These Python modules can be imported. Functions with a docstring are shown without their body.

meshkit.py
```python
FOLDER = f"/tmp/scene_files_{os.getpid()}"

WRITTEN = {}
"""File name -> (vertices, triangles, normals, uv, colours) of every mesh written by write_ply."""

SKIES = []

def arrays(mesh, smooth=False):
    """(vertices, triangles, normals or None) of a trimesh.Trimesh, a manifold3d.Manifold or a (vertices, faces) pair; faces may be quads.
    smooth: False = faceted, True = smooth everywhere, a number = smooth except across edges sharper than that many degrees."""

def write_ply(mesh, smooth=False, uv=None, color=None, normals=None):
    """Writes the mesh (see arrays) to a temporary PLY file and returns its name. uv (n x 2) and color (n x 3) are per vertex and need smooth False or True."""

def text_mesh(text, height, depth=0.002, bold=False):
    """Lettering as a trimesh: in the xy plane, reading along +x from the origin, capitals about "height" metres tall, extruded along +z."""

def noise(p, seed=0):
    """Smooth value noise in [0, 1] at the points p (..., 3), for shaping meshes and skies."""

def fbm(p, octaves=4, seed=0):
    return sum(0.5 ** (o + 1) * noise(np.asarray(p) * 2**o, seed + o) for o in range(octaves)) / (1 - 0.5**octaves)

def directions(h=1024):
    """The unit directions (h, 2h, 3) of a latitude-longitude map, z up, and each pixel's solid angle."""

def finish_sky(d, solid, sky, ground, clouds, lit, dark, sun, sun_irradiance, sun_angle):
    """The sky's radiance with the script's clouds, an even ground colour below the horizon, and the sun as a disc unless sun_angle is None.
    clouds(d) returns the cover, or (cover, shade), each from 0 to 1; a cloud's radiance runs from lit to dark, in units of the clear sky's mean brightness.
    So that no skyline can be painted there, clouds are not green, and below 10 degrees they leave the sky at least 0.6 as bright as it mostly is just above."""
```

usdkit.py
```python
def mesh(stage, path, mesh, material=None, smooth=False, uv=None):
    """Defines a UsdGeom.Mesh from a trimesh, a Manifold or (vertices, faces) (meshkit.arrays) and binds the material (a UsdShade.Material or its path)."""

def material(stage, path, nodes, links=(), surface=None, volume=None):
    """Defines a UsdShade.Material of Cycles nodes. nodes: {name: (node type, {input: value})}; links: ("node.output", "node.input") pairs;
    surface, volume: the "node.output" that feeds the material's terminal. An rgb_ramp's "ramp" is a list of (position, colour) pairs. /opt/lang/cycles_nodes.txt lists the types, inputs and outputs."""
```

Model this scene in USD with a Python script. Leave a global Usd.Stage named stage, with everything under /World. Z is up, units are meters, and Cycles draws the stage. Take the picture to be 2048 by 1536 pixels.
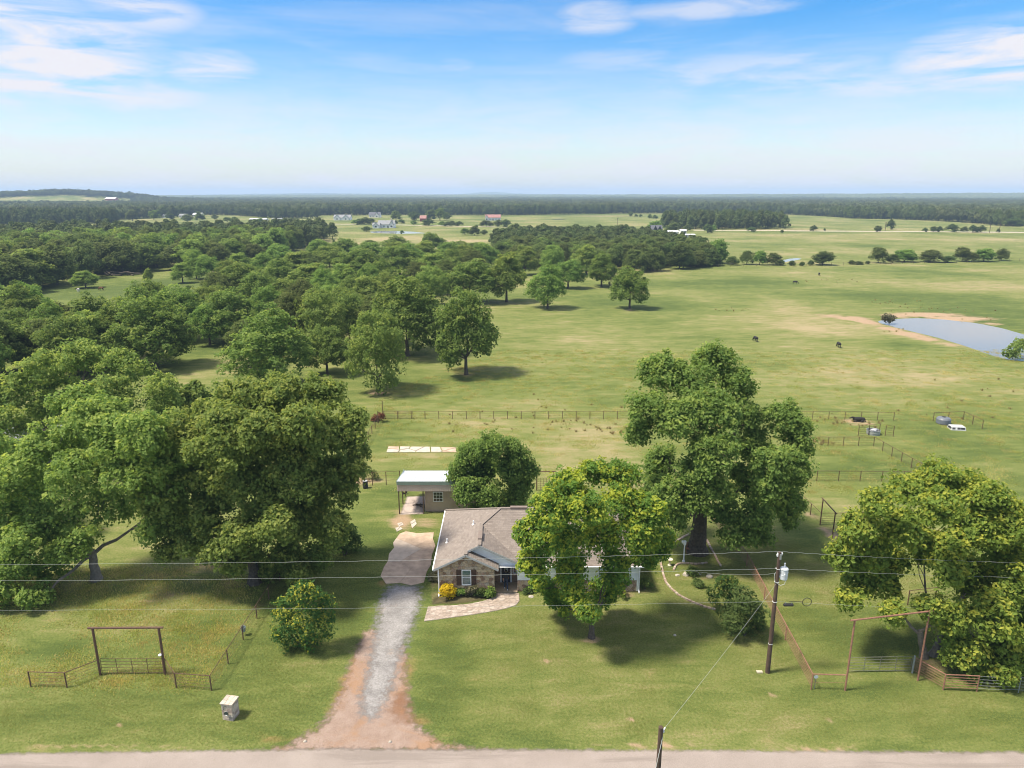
import math, random
import numpy as np
import trimesh, usdkit, meshkit
from scipy.spatial import cKDTree, Voronoi, Delaunay
from shapely.geometry import Polygon, Point, LineString
from shapely import contains_xy
from pxr import Usd, UsdGeom, UsdLux, UsdShade, Sdf, Gf, Vt

stage = Usd.Stage.CreateInMemory()
UsdGeom.SetStageUpAxis(stage, "Z")
UsdGeom.SetStageMetersPerUnit(stage, 1.0)
world = UsdGeom.Xform.Define(stage, "/World")
stage.SetDefaultPrim(world.GetPrim())
UsdGeom.Scope.Define(stage, "/World/Looks")

# ------------------------------------------------------------------ camera, sky, sun, exposure
EYE = np.array([0.0, 0.0, 32.0])
FPX = 1422.0                                     # focal length in pixels of a 2048 wide picture
PITCH = math.atan(379 / FPX)
EXPOSURE = 2.22
SUN_AZ = math.atan2(-1.0, -0.22)                # towards the sun, measured from +y to +x
SUN_EL = math.radians(60)
SUN_DIR = np.array([math.sin(SUN_AZ) * math.cos(SUN_EL), math.cos(SUN_AZ) * math.cos(SUN_EL), math.sin(SUN_EL)])

cam = UsdGeom.Camera.Define(stage, "/World/camera")
cam.CreateHorizontalApertureAttr(36.0)
cam.CreateVerticalApertureAttr(27.0)
cam.CreateFocalLengthAttr(36.0 * FPX / 2048)
cam.CreateClippingRangeAttr(Gf.Vec2f(0.5, 60000))
cam.CreateExposureAttr(EXPOSURE)
cam.AddTranslateOp().Set(Gf.Vec3d(*EYE))
cam.AddRotateXOp().Set(90 - math.degrees(PITCH))

CLOUDS = [  # azimuth, elevation, half width, half height (degrees), strength: the cloud banks in view
    (-33, 8.6, 9.5, 3.6, 1.0), (-29, 6.4, 8.5, 1.3, .75), (-26, 8.6, 4, .9, .6), (-21.6, 8.4, 3.6, 1.4, .7), (-25.3, 11.5, 4.0, 1.3, .65), (-33, 3.4, 11, 1.6, .45),
    (31.8, 8.3, 5.8, 2.2, 1.0), (27, 7.0, 7, .9, .6), (6.1, 12.3, 3.2, 1.2, .6), (13.5, 12.5, 7, .7, .55), (18, 8.0, 10, 1.9, .5), (8, 9.4, 5, .9, .35), (-4.2, 9.2, 1.8, .5, .45),
    (-3.5, 6.1, 2.6, .45, .3), (29, 3.1, 7, .6, .6), (24, 5.2, 8, .8, .3), (-12, 3.0, 9, .7, .35), (62, 12, 14, 4, .8), (-66, 13, 16, 5, .8),
    (110, 18, 25, 6, .7), (180, 20, 30, 8, .7), (-130, 25, 25, 7, .7)]
nodes = {
    "sky": ("sky_texture", {"sky_type": "single_scattering", "sun_disc": False, "sun_elevation": SUN_EL, "sun_rotation": SUN_AZ, "altitude": 200.0,
                            "air_density": 1.0, "aerosol_density": 1.0, "ozone_density": 2.0}),
    "sat": ("hsv", {"hue": 0.503, "saturation": 1.55, "value": 0.69, "fac": 1.0}),
    "tc": ("texture_coordinate", {}), "sep": ("separate_xyz", {}),
    "az": ("math", {"math_type": "arctan2"}), "el": ("math", {"math_type": "arcsine"}),
    "mp": ("mapping", {"scale": (7.0, 7.0, 42.0)}),
    "n1": ("noise_texture", {"scale": 1.0, "detail": 8.0, "roughness": 0.6, "distortion": 0.5}),
    "mp2": ("mapping", {"scale": (2.0, 2.0, 17.0), "rotation": (0.0, 0.0, 0.5)}),
    "n2": ("noise_texture", {"scale": 1.0, "detail": 6.0, "roughness": 0.55, "distortion": 0.6}),
    "wisp": ("map_range", {"range_type": "smoothstep", "from_min": 0.40, "from_max": 0.76, "to_min": 0.0, "to_max": 0.46, "clamp": True}),
    "hor": ("map_range", {"range_type": "smoothstep", "from_min": -0.02, "from_max": 0.225, "to_min": 0.90, "to_max": 0.0, "clamp": True}),
    "nb": ("map_range", {"from_min": 0.32, "from_max": 0.58, "to_min": 0.0, "to_max": 1.0, "clamp": True}),
    "veil": ("map_range", {"range_type": "smoothstep", "from_min": 0.24, "from_max": 0.62, "to_min": 0.0, "to_max": 0.8, "clamp": True}), "s3": ("math", {"math_type": "maximum"}),
    "hs": ("map_range", {"from_min": 0.36, "from_max": 0.62, "to_min": 0.50, "to_max": 1.12, "clamp": True}), "hor2": ("math", {"math_type": "multiply"}),
    "cloudcol": ("mix", {"mix_type": "mix", "color2": (3.20, 3.18, 3.40)}),
    "bg": ("background_shader", {"strength": 0.06}),
}
links = [("sky.color", "sat.color"), ("tc.generated", "sep.vector"), ("sep.x", "az.value1"), ("sep.y", "az.value2"), ("sep.z", "el.value1"),
         ("tc.generated", "mp.vector"), ("mp.vector", "n1.vector"), ("tc.generated", "mp2.vector"), ("mp2.vector", "n2.vector"),
         ("n2.fac", "wisp.value"), ("sep.z", "hor.value"), ("n1.fac", "nb.value")]
prev = None
for k, (a, e, w, h, s) in enumerate(CLOUDS):
    nodes[f"a{k}"] = ("math", {"math_type": "subtract", "value2": math.radians(a)})
    nodes[f"b{k}"] = ("math", {"math_type": "divide", "value2": math.radians(w)})
    nodes[f"c{k}"] = ("math", {"math_type": "subtract", "value2": math.radians(e)})
    nodes[f"d{k}"] = ("math", {"math_type": "divide", "value2": math.radians(h)})
    nodes[f"e{k}"] = ("math", {"math_type": "power", "value2": 2.0})
    nodes[f"f{k}"] = ("math", {"math_type": "power", "value2": 2.0})
    nodes[f"g{k}"] = ("math", {"math_type": "add"})
    nodes[f"h{k}"] = ("map_range", {"range_type": "smoothstep", "from_min": 1.6, "from_max": 0.0, "to_min": 0.0, "to_max": s, "clamp": True})
    links += [("az.value", f"a{k}.value1"), (f"a{k}.value", f"b{k}.value1"), ("el.value", f"c{k}.value1"), (f"c{k}.value", f"d{k}.value1"),
              (f"b{k}.value", f"e{k}.value1"), (f"d{k}.value", f"f{k}.value1"), (f"e{k}.value", f"g{k}.value1"), (f"f{k}.value", f"g{k}.value2"), (f"g{k}.value", f"h{k}.value")]
    if prev is None:
        prev = f"h{k}.result"
    else:
        nodes[f"m{k}"] = ("math", {"math_type": "maximum"})
        links += [(prev, f"m{k}.value1"), (f"h{k}.result", f"m{k}.value2")]
        prev = f"m{k}.value"
nodes.update({"bank": ("math", {"math_type": "multiply"}), "bank2": ("math", {"math_type": "multiply", "value2": 1.15}), "s1": ("math", {"math_type": "maximum"}), "s2": ("math", {"math_type": "maximum", "use_clamp": True})})
links += [(prev, "bank.value1"), ("nb.result", "bank.value2"), ("bank.value", "bank2.value1"), ("bank2.value", "s1.value1"), ("wisp.result", "s1.value2"), ("sep.z", "veil.value"), ("veil.result", "s3.value2"), ("s1.value", "s3.value1"), ("s3.value", "s2.value1"), ("n1.fac", "hs.value"), ("hs.result", "hor2.value1"), ("hor.result", "hor2.value2"), ("hor2.value", "s2.value2"),
          ("sat.color", "cloudcol.color1"), ("s2.value", "cloudcol.fac"), ("cloudcol.color", "bg.color")]
sky_mat = usdkit.material(stage, "/World/Looks/sky", nodes, links, surface="bg.background")
sky = UsdLux.DomeLight.Define(stage, "/World/sky")
UsdShade.MaterialBindingAPI.Apply(sky.GetPrim()).Bind(sky_mat)
sky.GetPrim().SetCustomDataByKey("kind", "structure")

sun = UsdLux.DistantLight.Define(stage, "/World/sun")
sun.CreateIntensityAttr(0.40)
sun.CreateAngleAttr(9.0)
sun.CreateNormalizeAttr(True)
sun.CreateColorAttr(Gf.Vec3f(1.0, 0.9, 0.74))
_x = np.cross([0, 0, 1.0], SUN_DIR); _x /= np.linalg.norm(_x); _y = np.cross(SUN_DIR, _x)
sun.AddTransformOp().Set(Gf.Matrix4d(*_x, 0, *_y, 0, *SUN_DIR, 0, 0, 0, 300, 1))

# ------------------------------------------------------------------ helpers
FW = np.array([0, math.cos(PITCH), -math.sin(PITCH)]); UPV = np.array([0, math.sin(PITCH), math.cos(PITCH)])

def ray(px, py):
    return FW + (px - 1024) / FPX * np.array([1.0, 0, 0]) + (768 - py) / FPX * UPV

def G(px, py, z=0.0):                            # where a line of sight meets the level z
    d = ray(px, py)
    return EYE + d * (z - EYE[2]) / d[2]

def AT(px, py, y):                               # where it meets the upright plane at distance y
    d = ray(px, py)
    return EYE + d * (y / d[1])

used = {}
def numbered(parent, name):
    k = (parent, name); n = used.get(k, 0); used[k] = n + 1
    return name if n == 0 else f"{name}_{n:03d}"

def tag(p, label=None, cat=None, group=None, kind=None):
    p = p.GetPrim() if hasattr(p, "GetPrim") else p
    for k, v in (("label", label), ("category", cat), ("group", group), ("kind", kind)):
        if v:
            p.SetCustomDataByKey(k, v)
    return p

def thing(name, label, cat, loc=(0, 0, 0), rotz=0.0, group=None, scale=None, kind=None):
    x = UsdGeom.Xform.Define(stage, "/World/" + numbered("/World", name))
    x.AddTranslateOp().Set(Gf.Vec3d(*map(float, loc)))
    if rotz: x.AddRotateZOp().Set(math.degrees(rotz))
    if scale is not None: x.AddScaleOp().Set(Gf.Vec3f(*map(float, scale)))
    return tag(x, label, cat, group, kind)

def put(name, mesh, mat, parent=None, smooth=False, label=None, kind=None, attrs=None):
    par = str(parent.GetPath()) if parent is not None else "/World"
    path = par + "/" + numbered(par, name)
    if isinstance(mesh, tuple):
        v, f = mesh[0], mesh[1]
    elif smooth:
        m = usdkit.mesh(stage, path, mesh, mat, smooth=smooth)
        return tag(m, label, kind=kind)
    else:
        v, f = np.asarray(mesh.vertices), np.asarray(mesh.faces)
    m = UsdGeom.Mesh.Define(stage, path)
    m.CreatePointsAttr(Vt.Vec3fArray.FromNumpy(np.ascontiguousarray(v, np.float32)))
    m.CreateFaceVertexCountsAttr(Vt.IntArray.FromNumpy(np.full(len(f), f.shape[1], np.int32)))
    m.CreateFaceVertexIndicesAttr(Vt.IntArray.FromNumpy(np.ascontiguousarray(f, np.int32).ravel()))
    m.CreateSubdivisionSchemeAttr("none")
    for k, a in (attrs or {}).items():
        UsdGeom.PrimvarsAPI(m).CreatePrimvar(k, Sdf.ValueTypeNames.FloatArray, "vertex").Set(Vt.FloatArray.FromNumpy(np.ascontiguousarray(a, np.float32)))
    if mat is not None:
        UsdShade.MaterialBindingAPI.Apply(m.GetPrim()).Bind(mat)
    return tag(m, label, kind=kind)

def cat_meshes(ms):
    vs, fs, n = [], [], 0
    for m in ms:
        v, f = (m[0], m[1]) if isinstance(m, tuple) else (np.asarray(m.vertices), np.asarray(m.faces))
        vs.append(v); fs.append(f + n); n += len(v)
    return np.vstack(vs), np.vstack(fs)

def box(x0, x1, y0, y1, z0, z1):
    v = np.array([[x, y, z] for z in (z0, z1) for y in (y0, y1) for x in (x0, x1)], float)
    f = np.array([[0, 2, 3], [0, 3, 1], [4, 5, 7], [4, 7, 6], [0, 1, 5], [0, 5, 4], [2, 6, 7], [2, 7, 3], [0, 4, 6], [0, 6, 2], [1, 3, 7], [1, 7, 5]])
    return v, f

def hexa(c):                                     # eight corners, in the order of box()
    return np.array(c, float), box(0, 1, 0, 1, 0, 1)[1]

def tube(pts, radii, n=8, cap=True):
    pts = np.asarray(pts, float); radii = np.broadcast_to(np.asarray(radii, float), (len(pts),))
    t = np.gradient(pts, axis=0); t /= np.linalg.norm(t, axis=1)[:, None] + 1e-9
    ref = np.array([0, 0, 1.0]) if abs(t[:, 2]).mean() < 0.8 else np.array([1.0, 0, 0])
    a = np.cross(t, ref); a /= np.linalg.norm(a, axis=1)[:, None] + 1e-9
    b = np.cross(t, a)
    th = np.linspace(0, 2 * np.pi, n, endpoint=False)
    v = pts[:, None] + radii[:, None, None] * (np.cos(th)[None, :, None] * a[:, None] + np.sin(th)[None, :, None] * b[:, None])
    v = v.reshape(-1, 3); f = []
    i = np.arange(n); j = (i + 1) % n
    for k in range(len(pts) - 1):
        f.append(np.stack([k * n + i, k * n + j, (k + 1) * n + j], 1)); f.append(np.stack([k * n + i, (k + 1) * n + j, (k + 1) * n + i], 1))
    if cap:
        for k, s in ((0, 1), (len(pts) - 1, -1)):
            v = np.vstack([v, pts[k]]); c = len(v) - 1
            q = np.stack([np.full(n, c), k * n + i, k * n + j], 1)
            f.append(q if s < 0 else q[:, ::-1])
    return v, np.vstack(f)

def lathe(prof, n=14, c=(0, 0, 0)):              # (r, z) pairs turned about the upright through c
    prof = np.asarray(prof, float); th = np.linspace(0, 2 * np.pi, n, endpoint=False)
    v = np.stack([prof[:, 0, None] * np.cos(th), prof[:, 0, None] * np.sin(th), np.repeat(prof[:, 1, None], n, 1)], 2).reshape(-1, 3) + np.asarray(c, float)
    i = np.arange(n); j = (i + 1) % n; f = []
    for k in range(len(prof) - 1):
        f.append(np.stack([k * n + i, k * n + j, (k + 1) * n + j], 1)); f.append(np.stack([k * n + i, (k + 1) * n + j, (k + 1) * n + i], 1))
    return v, np.vstack(f)

def prism(poly, z0, z1):                         # an outline in plan, pulled up
    m = trimesh.creation.extrude_polygon(Polygon(poly), z1 - z0); m.apply_translation([0, 0, z0]); return np.array(m.vertices), np.array(m.faces)

def wallprism(poly_xz, y0, y1):                  # an outline seen from the front, pulled back from y0 to y1
    m = trimesh.creation.extrude_polygon(Polygon(poly_xz), y1 - y0)
    v = np.array(m.vertices); return np.stack([v[:, 0], y1 - v[:, 2], v[:, 1]], 1), np.array(m.faces)

def sstep(a, b, x):
    t = np.clip((x - a) / (b - a), 0, 1); return t * t * (3 - 2 * t)

_rs = np.random.RandomState(11)
_lat = _rs.rand(64, 64)
def vnoise(x, y, s):                             # smooth value noise in plan
    x = np.asarray(x) / s; y = np.asarray(y) / s
    xi = np.floor(x).astype(int); yi = np.floor(y).astype(int); u = x - xi; w = y - yi
    u = u * u * (3 - 2 * u); w = w * w * (3 - 2 * w)
    g = lambda a, b: _lat[a % 64, b % 64]
    return (g(xi, yi) * (1 - u) + g(xi + 1, yi) * u) * (1 - w) + (g(xi, yi + 1) * (1 - u) + g(xi + 1, yi + 1) * u) * w

# ------------------------------------------------------------------ materials
def L(name): return "/World/Looks/" + name

def plain(name, col, rough=0.7, var=0.12, scale=3.0, metallic=0.0, bump=0.0, detail=4.0, spec=0.5):
    c = np.array(col)
    n = {"g": ("geometry", {}), "tc": ("texture_coordinate", {}), "n": ("noise_texture", {"scale": scale, "detail": detail, "roughness": 0.6}),
         "r": ("rgb_ramp", {"ramp": [(0.3, tuple(c * (1 - var))), (0.7, tuple(np.clip(c * (1 + var), 0, 1)))]}),
         "p": ("principled_bsdf", {"roughness": rough, "metallic": metallic, "specular_ior_level": spec})}
    l = [("tc.object", "n.vector"), ("n.fac", "r.fac"), ("r.color", "p.base_color")]
    if bump:
        n["b"] = ("bump", {"strength": 1.0, "distance": bump}); l += [("n.fac", "b.height"), ("b.normal", "p.normal")]
    return usdkit.material(stage, L(name), n, l, surface="p.BSDF")

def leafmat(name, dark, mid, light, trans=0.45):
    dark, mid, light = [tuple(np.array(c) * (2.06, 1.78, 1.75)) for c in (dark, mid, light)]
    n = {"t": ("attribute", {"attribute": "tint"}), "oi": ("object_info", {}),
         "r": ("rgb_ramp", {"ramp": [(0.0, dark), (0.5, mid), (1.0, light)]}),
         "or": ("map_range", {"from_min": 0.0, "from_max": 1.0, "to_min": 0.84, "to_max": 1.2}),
         "h": ("hsv", {"hue": 0.5, "saturation": 1.0, "fac": 1.0}),
         "hr": ("map_range", {"from_min": 0.0, "from_max": 1.0, "to_min": 0.490, "to_max": 0.511}),
         "p": ("principled_bsdf", {"roughness": 0.65, "specular_ior_level": 0.2}),
         "tr": ("translucent_bsdf", {}), "tg": ("hsv", {"hue": 0.49, "saturation": 1.1, "value": 1.5, "fac": 1.0}), "m": ("mix_closure", {"fac": trans})}
    l = [("t.fac", "r.fac"), ("r.color", "h.color"), ("oi.random", "or.value"), ("or.result", "h.value"), ("oi.random", "hr.value"), ("hr.result", "h.hue"),
         ("h.color", "p.base_color"), ("h.color", "tg.color"), ("tg.color", "tr.color"), ("p.BSDF", "m.closure1"), ("tr.BSDF", "m.closure2")]
    return usdkit.material(stage, L(name), n, l, surface="m.closure")

leaf_pecan = leafmat("leaf_pecan", (0.046, 0.088, 0.022), (0.078, 0.138, 0.034), (0.145, 0.205, 0.050))
leaf_lite = leafmat("leaf_lite", (0.058, 0.104, 0.026), (0.096, 0.156, 0.040), (0.175, 0.230, 0.058))
leaf_dark = leafmat("leaf_dark", (0.030, 0.056, 0.018), (0.048, 0.082, 0.024), (0.076, 0.112, 0.034))
leaf_oak = leafmat("leaf_oak", (0.042, 0.068, 0.022), (0.064, 0.098, 0.030), (0.094, 0.128, 0.04))
leaf_flush = leafmat("leaf_flush", (0.040, 0.084, 0.018), (0.072, 0.132, 0.024), (0.160, 0.20, 0.028))
leaf_right = leafmat("leaf_right", (0.050, 0.088, 0.018), (0.088, 0.138, 0.026), (0.18, 0.21, 0.036))
leaf_grey = leafmat("leaf_grey", (0.065, 0.08, 0.042), (0.09, 0.105, 0.06), (0.12, 0.13, 0.08))
leaf_rust = leafmat("leaf_rust", (0.055, 0.026, 0.014), (0.085, 0.040, 0.020), (0.11, 0.06, 0.03), .1)
leaf_yellow = leafmat("leaf_yellow", (0.19, 0.18, 0.014), (0.30, 0.29, 0.016), (0.38, 0.36, 0.03))
leaf_holly = leafmat("leaf_holly", (0.022, 0.055, 0.016), (0.034, 0.078, 0.02), (0.20, 0.21, 0.03))
bark = plain("bark", (0.085, 0.068, 0.052), 0.9, 0.45, 5.0, bump=0.05)
bark_pale = plain("bark_pale", (0.17, 0.148, 0.12), 0.9, 0.35, 5.0, bump=0.04)
bark_white = plain("bark_white", (0.45, 0.42, 0.37), 0.85, 0.25, 6.0)

# ------------------------------------------------------------------ terrain
POND = np.array([G(*p)[:2] for p in [(1745, 641), (1765, 636), (1830, 633), (1890, 636), (1960, 644), (2010, 654), (2060, 668), (2120, 684), (2130, 705), (2060, 722), (2000, 716), (1960, 702), (1920, 688), (1870, 673), (1820, 661), (1775, 650)]])
POND2 = np.array([G(*p)[:2] for p in [(738, 463), (760, 461), (800, 461.5), (830, 463), (855, 466), (800, 467), (745, 465.5)]])
POND3 = np.array([G(*p)[:2] for p in [(1560, 520), (1580, 516), (1612, 514), (1598, 519), (1575, 523), (1558, 524)]])
POND4 = np.array([G(*p)[:2] for p in [(1102, 438), (1120, 437), (1133, 437.6), (1128, 438.6), (1108, 439)]])
PONDS = [Polygon(p).buffer(0) for p in (POND, POND2, POND3, POND4)]

def pdist(poly, x, y):                           # signed distance to an outline, positive inside
    x = np.asarray(x, float); y = np.asarray(y, float)
    r = np.array(poly.exterior.coords); d = np.full(x.shape, 1e9)
    for a, b in zip(r[:-1], r[1:]):
        e = b - a; L2 = e @ e + 1e-12
        t = np.clip(((x - a[0]) * e[0] + (y - a[1]) * e[1]) / L2, 0, 1)
        d = np.minimum(d, np.hypot(x - a[0] - t * e[0], y - a[1] - t * e[1]))
    return np.where(contains_xy(poly, x, y), d, -d)

HILLS = [(-1720, 2150, 330, 330, 22), (-1330, 2280, 210, 260, 26), (-2300, 2900, 700, 500, 22), (3900, 4700, 2400, 700, 22), (2400, 5600, 1800, 700, 12), (-900, 6000, 2600, 800, 12),
         (-350, 11000, 420, 380, 44), (600, 11200, 900, 400, 24), (-2600, 9800, 1400, 600, 30), (1500, 8200, 3200, 900, 10)]
def terrain(x, y):
    x = np.asarray(x, float); y = np.asarray(y, float)
    z = np.zeros(np.broadcast(x, y).shape)
    for cx, cy, rx, ry, h in HILLS:
        z = z + h * np.exp(-(((x - cx) / rx) ** 2 + ((y - cy) / ry) ** 2))
    z = z * sstep(1300, 1900, np.hypot(x, y))
    for p, w, dep in zip(PONDS, (6, 8, 6, 12), (.5, .5, .4, .4)):
        c = p.centroid; near = np.hypot(x - c.x, y - c.y) < 300
        if near.any():
            d = np.zeros_like(z); d[near] = pdist(p, x[near], y[near])
            z = np.where(near, z - dep * 1.6 * sstep(-w * .5, w, d), z)
    return z

rr = np.concatenate([[0, 8, 14, 18, 21], np.geomspace(24, 13500, 560)])
front = np.radians(np.arange(-58, 58.01, 0.45)); back = np.radians(np.arange(62, 298, 5.0))
ang = np.concatenate([front, back])
RR, AA = np.meshgrid(rr, ang, indexing="ij")
gx, gy = (RR * np.sin(AA)), (RR * np.cos(AA))
gz = terrain(gx.ravel(), gy.ravel()).reshape(gx.shape)
na = len(ang); i = np.arange(len(rr) - 1)[:, None]; j = np.arange(na)[None]
q = np.stack([i * na + j, (i + 1) * na + j, (i + 1) * na + (j + 1) % na, i * na + (j + 1) % na], 2).reshape(-1, 4)
gq = q[:, ::-1]
X, Y = gx.ravel(), gy.ravel()

def blobs(items, x, y):                          # soft patches, each an ellipse on the ground given by what it covers in the photograph
    w = np.zeros(x.shape)
    for px, py, rx, ry, s in items:
        c = G(px, py); a = np.linalg.norm(G(px + rx, py) - c); b = abs(G(px, py - ry)[1] - G(px, py + ry)[1]) / 2
        w = np.maximum(w, s * np.exp(-(((x - c[0]) / a) ** 2 + ((y - c[1]) / b) ** 2)))
    return w

LAWN = Polygon([G(*p)[:2] for p in [(-200, 1520), (2300, 1530), (2300, 1180), (1700, 1090), (1600, 1010), (1500, 985), (1080, 985), (800, 975), (700, 980), (560, 1150), (420, 1385), (60, 1380), (-200, 1390)]]).buffer(0)
near = (np.hypot(X, Y) < 200)
lawn = np.zeros(X.shape); lawn[near] = sstep(-1.5, 1.0, pdist(LAWN, X[near], Y[near]))
dry = blobs([(1200, 870, 60, 25, .8), (1440, 700, 60, 22, .6), (1560, 610, 40, 25, .6), (1600, 650, 45, 14, .7), (1850, 760, 110, 18, .6), (1980, 880, 70, 25, .7), (1800, 880, 40, 12, .8), (1720, 760, 80, 15, .6), (1370, 735, 60, 16, .6),
             (1380, 660, 70, 12, .5), (800, 480, 200, 10, .95), (700, 488, 80, 12, .95), (930, 485, 120, 12, .95), (1700, 475, 300, 8, .5), (1900, 480, 200, 6, .5), (250, 400, 120, 5, .7), (150, 1260, 60, 15, .4), (230, 1270, 20, 10, .6), (620, 1330, 60, 30, .35),
             (1560, 1440, 120, 30, .35), (1850, 1420, 120, 35, .5), (1650, 1205, 40, 20, .7), (1300, 1170, 60, 12, .55), (820, 1040, 70, 18, .75), (1900, 575, 160, 8, .4), (1500, 640, 80, 10, .4), (1950, 700, 100, 12, .4), (1050, 435, 60, 3, .7), (880, 434, 60, 3, .5), (850, 905, 90, 16, .45), (930, 945, 60, 12, .4), (1760, 800, 80, 10, .4)], X, Y)
lush = blobs([(1700, 590, 260, 16, .75), (1480, 570, 170, 14, .75), (1900, 640, 100, 12, .6), (1800, 690, 50, 14, .8), (300, 575, 190, 30, .9), (400, 700, 70, 70, 1.1), (1250, 600, 200, 15, .4), (100, 1290, 130, 40, .6), (420, 1240, 60, 25, .7), (900, 1330, 60, 80, .5), (880, 1400, 50, 40, .5),
              (1600, 1060, 60, 40, .5), (1650, 1250, 60, 60, .5), (1120, 430, 200, 4, .6), (800, 850, 100, 30, .3), (1680, 910, 60, 25, .5), (1700, 940, 60, 15, .5)], X, Y)
dirt = blobs([(1705, 637, 36, 4.5, 1.0), (1735, 644, 24, 5, 1.1), (1780, 657, 26, 4.5, 1.0), (1815, 668, 30, 6, 1.0), (1850, 677, 30, 5, .85), (1900, 689, 40, 5, .6), (1660, 632, 30, 5, .7), (1790, 631, 40, 4, .8), (1850, 629, 70, 4.0, 1.1), (1920, 637, 70, 4.2, 1.0), (1985, 647, 30, 3, .6), (1545, 612, 14, 14, .3),
              (450, 557, 40, 6, .8), (430, 545, 30, 3, .8), (400, 1130, 90, 40, .42), (330, 1180, 60, 25, .3), (470, 1160, 60, 30, .4), (1185, 1280, 24, 10, .75), (1260, 620, 14, 4, .5), (756, 786, 30, 7, .6), (933, 750, 24, 5, .5), (555, 790, 60, 10, .35), (1395, 1108, 40, 14, .4),
              (1860, 1330, 60, 26, .5), (700, 962, 60, 14, .7), (1670, 1075, 20, 16, .7), (1620, 1030, 18, 10, .55), (1650, 1060, 16, 10, .5), (1710, 843, 46, 9, .6), (805, 1040, 26, 20, .85), (850, 1046, 40, 14, .5), (1210, 432, 120, 2.5, .4), (875, 1140, 10, 40, .55), (870, 1195, 9, 16, .6), (1260, 1190, 60, 7, .5),
              (1580, 460, 160, 1.6, .5), (1545, 517, 22, 3, .6), (1570, 1300, 26, 60, .2), (1430, 1160, 46, 20, .25), (820, 1010, 30, 12, .5), (1215, 1180, 110, 9, .6), (1262, 1438, 9, 4, .75), (1545, 1388, 10, 4, .8), (1095, 1322, 8, 4, .6), (1420, 1310, 12, 4, .55), (1660, 1440, 14, 5, .6), (240, 1450, 8, 4, .8), (1640, 1500, 160, 5, .55), (1300, 1490, 160, 4, .6), (200, 1492, 180, 5, .5), (1010, 1300, 10, 4, .55)], X, Y)
redd = blobs([(690, 1385, 24, 50, .5), (715, 1320, 14, 34, .45), (665, 1425, 30, 16, .4), (820, 1345, 12, 24, .45), (840, 1440, 30, 16, .4), (765, 1165, 14, 14, .4), (560, 1478, 60, 9, .4)], X, Y)

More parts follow.
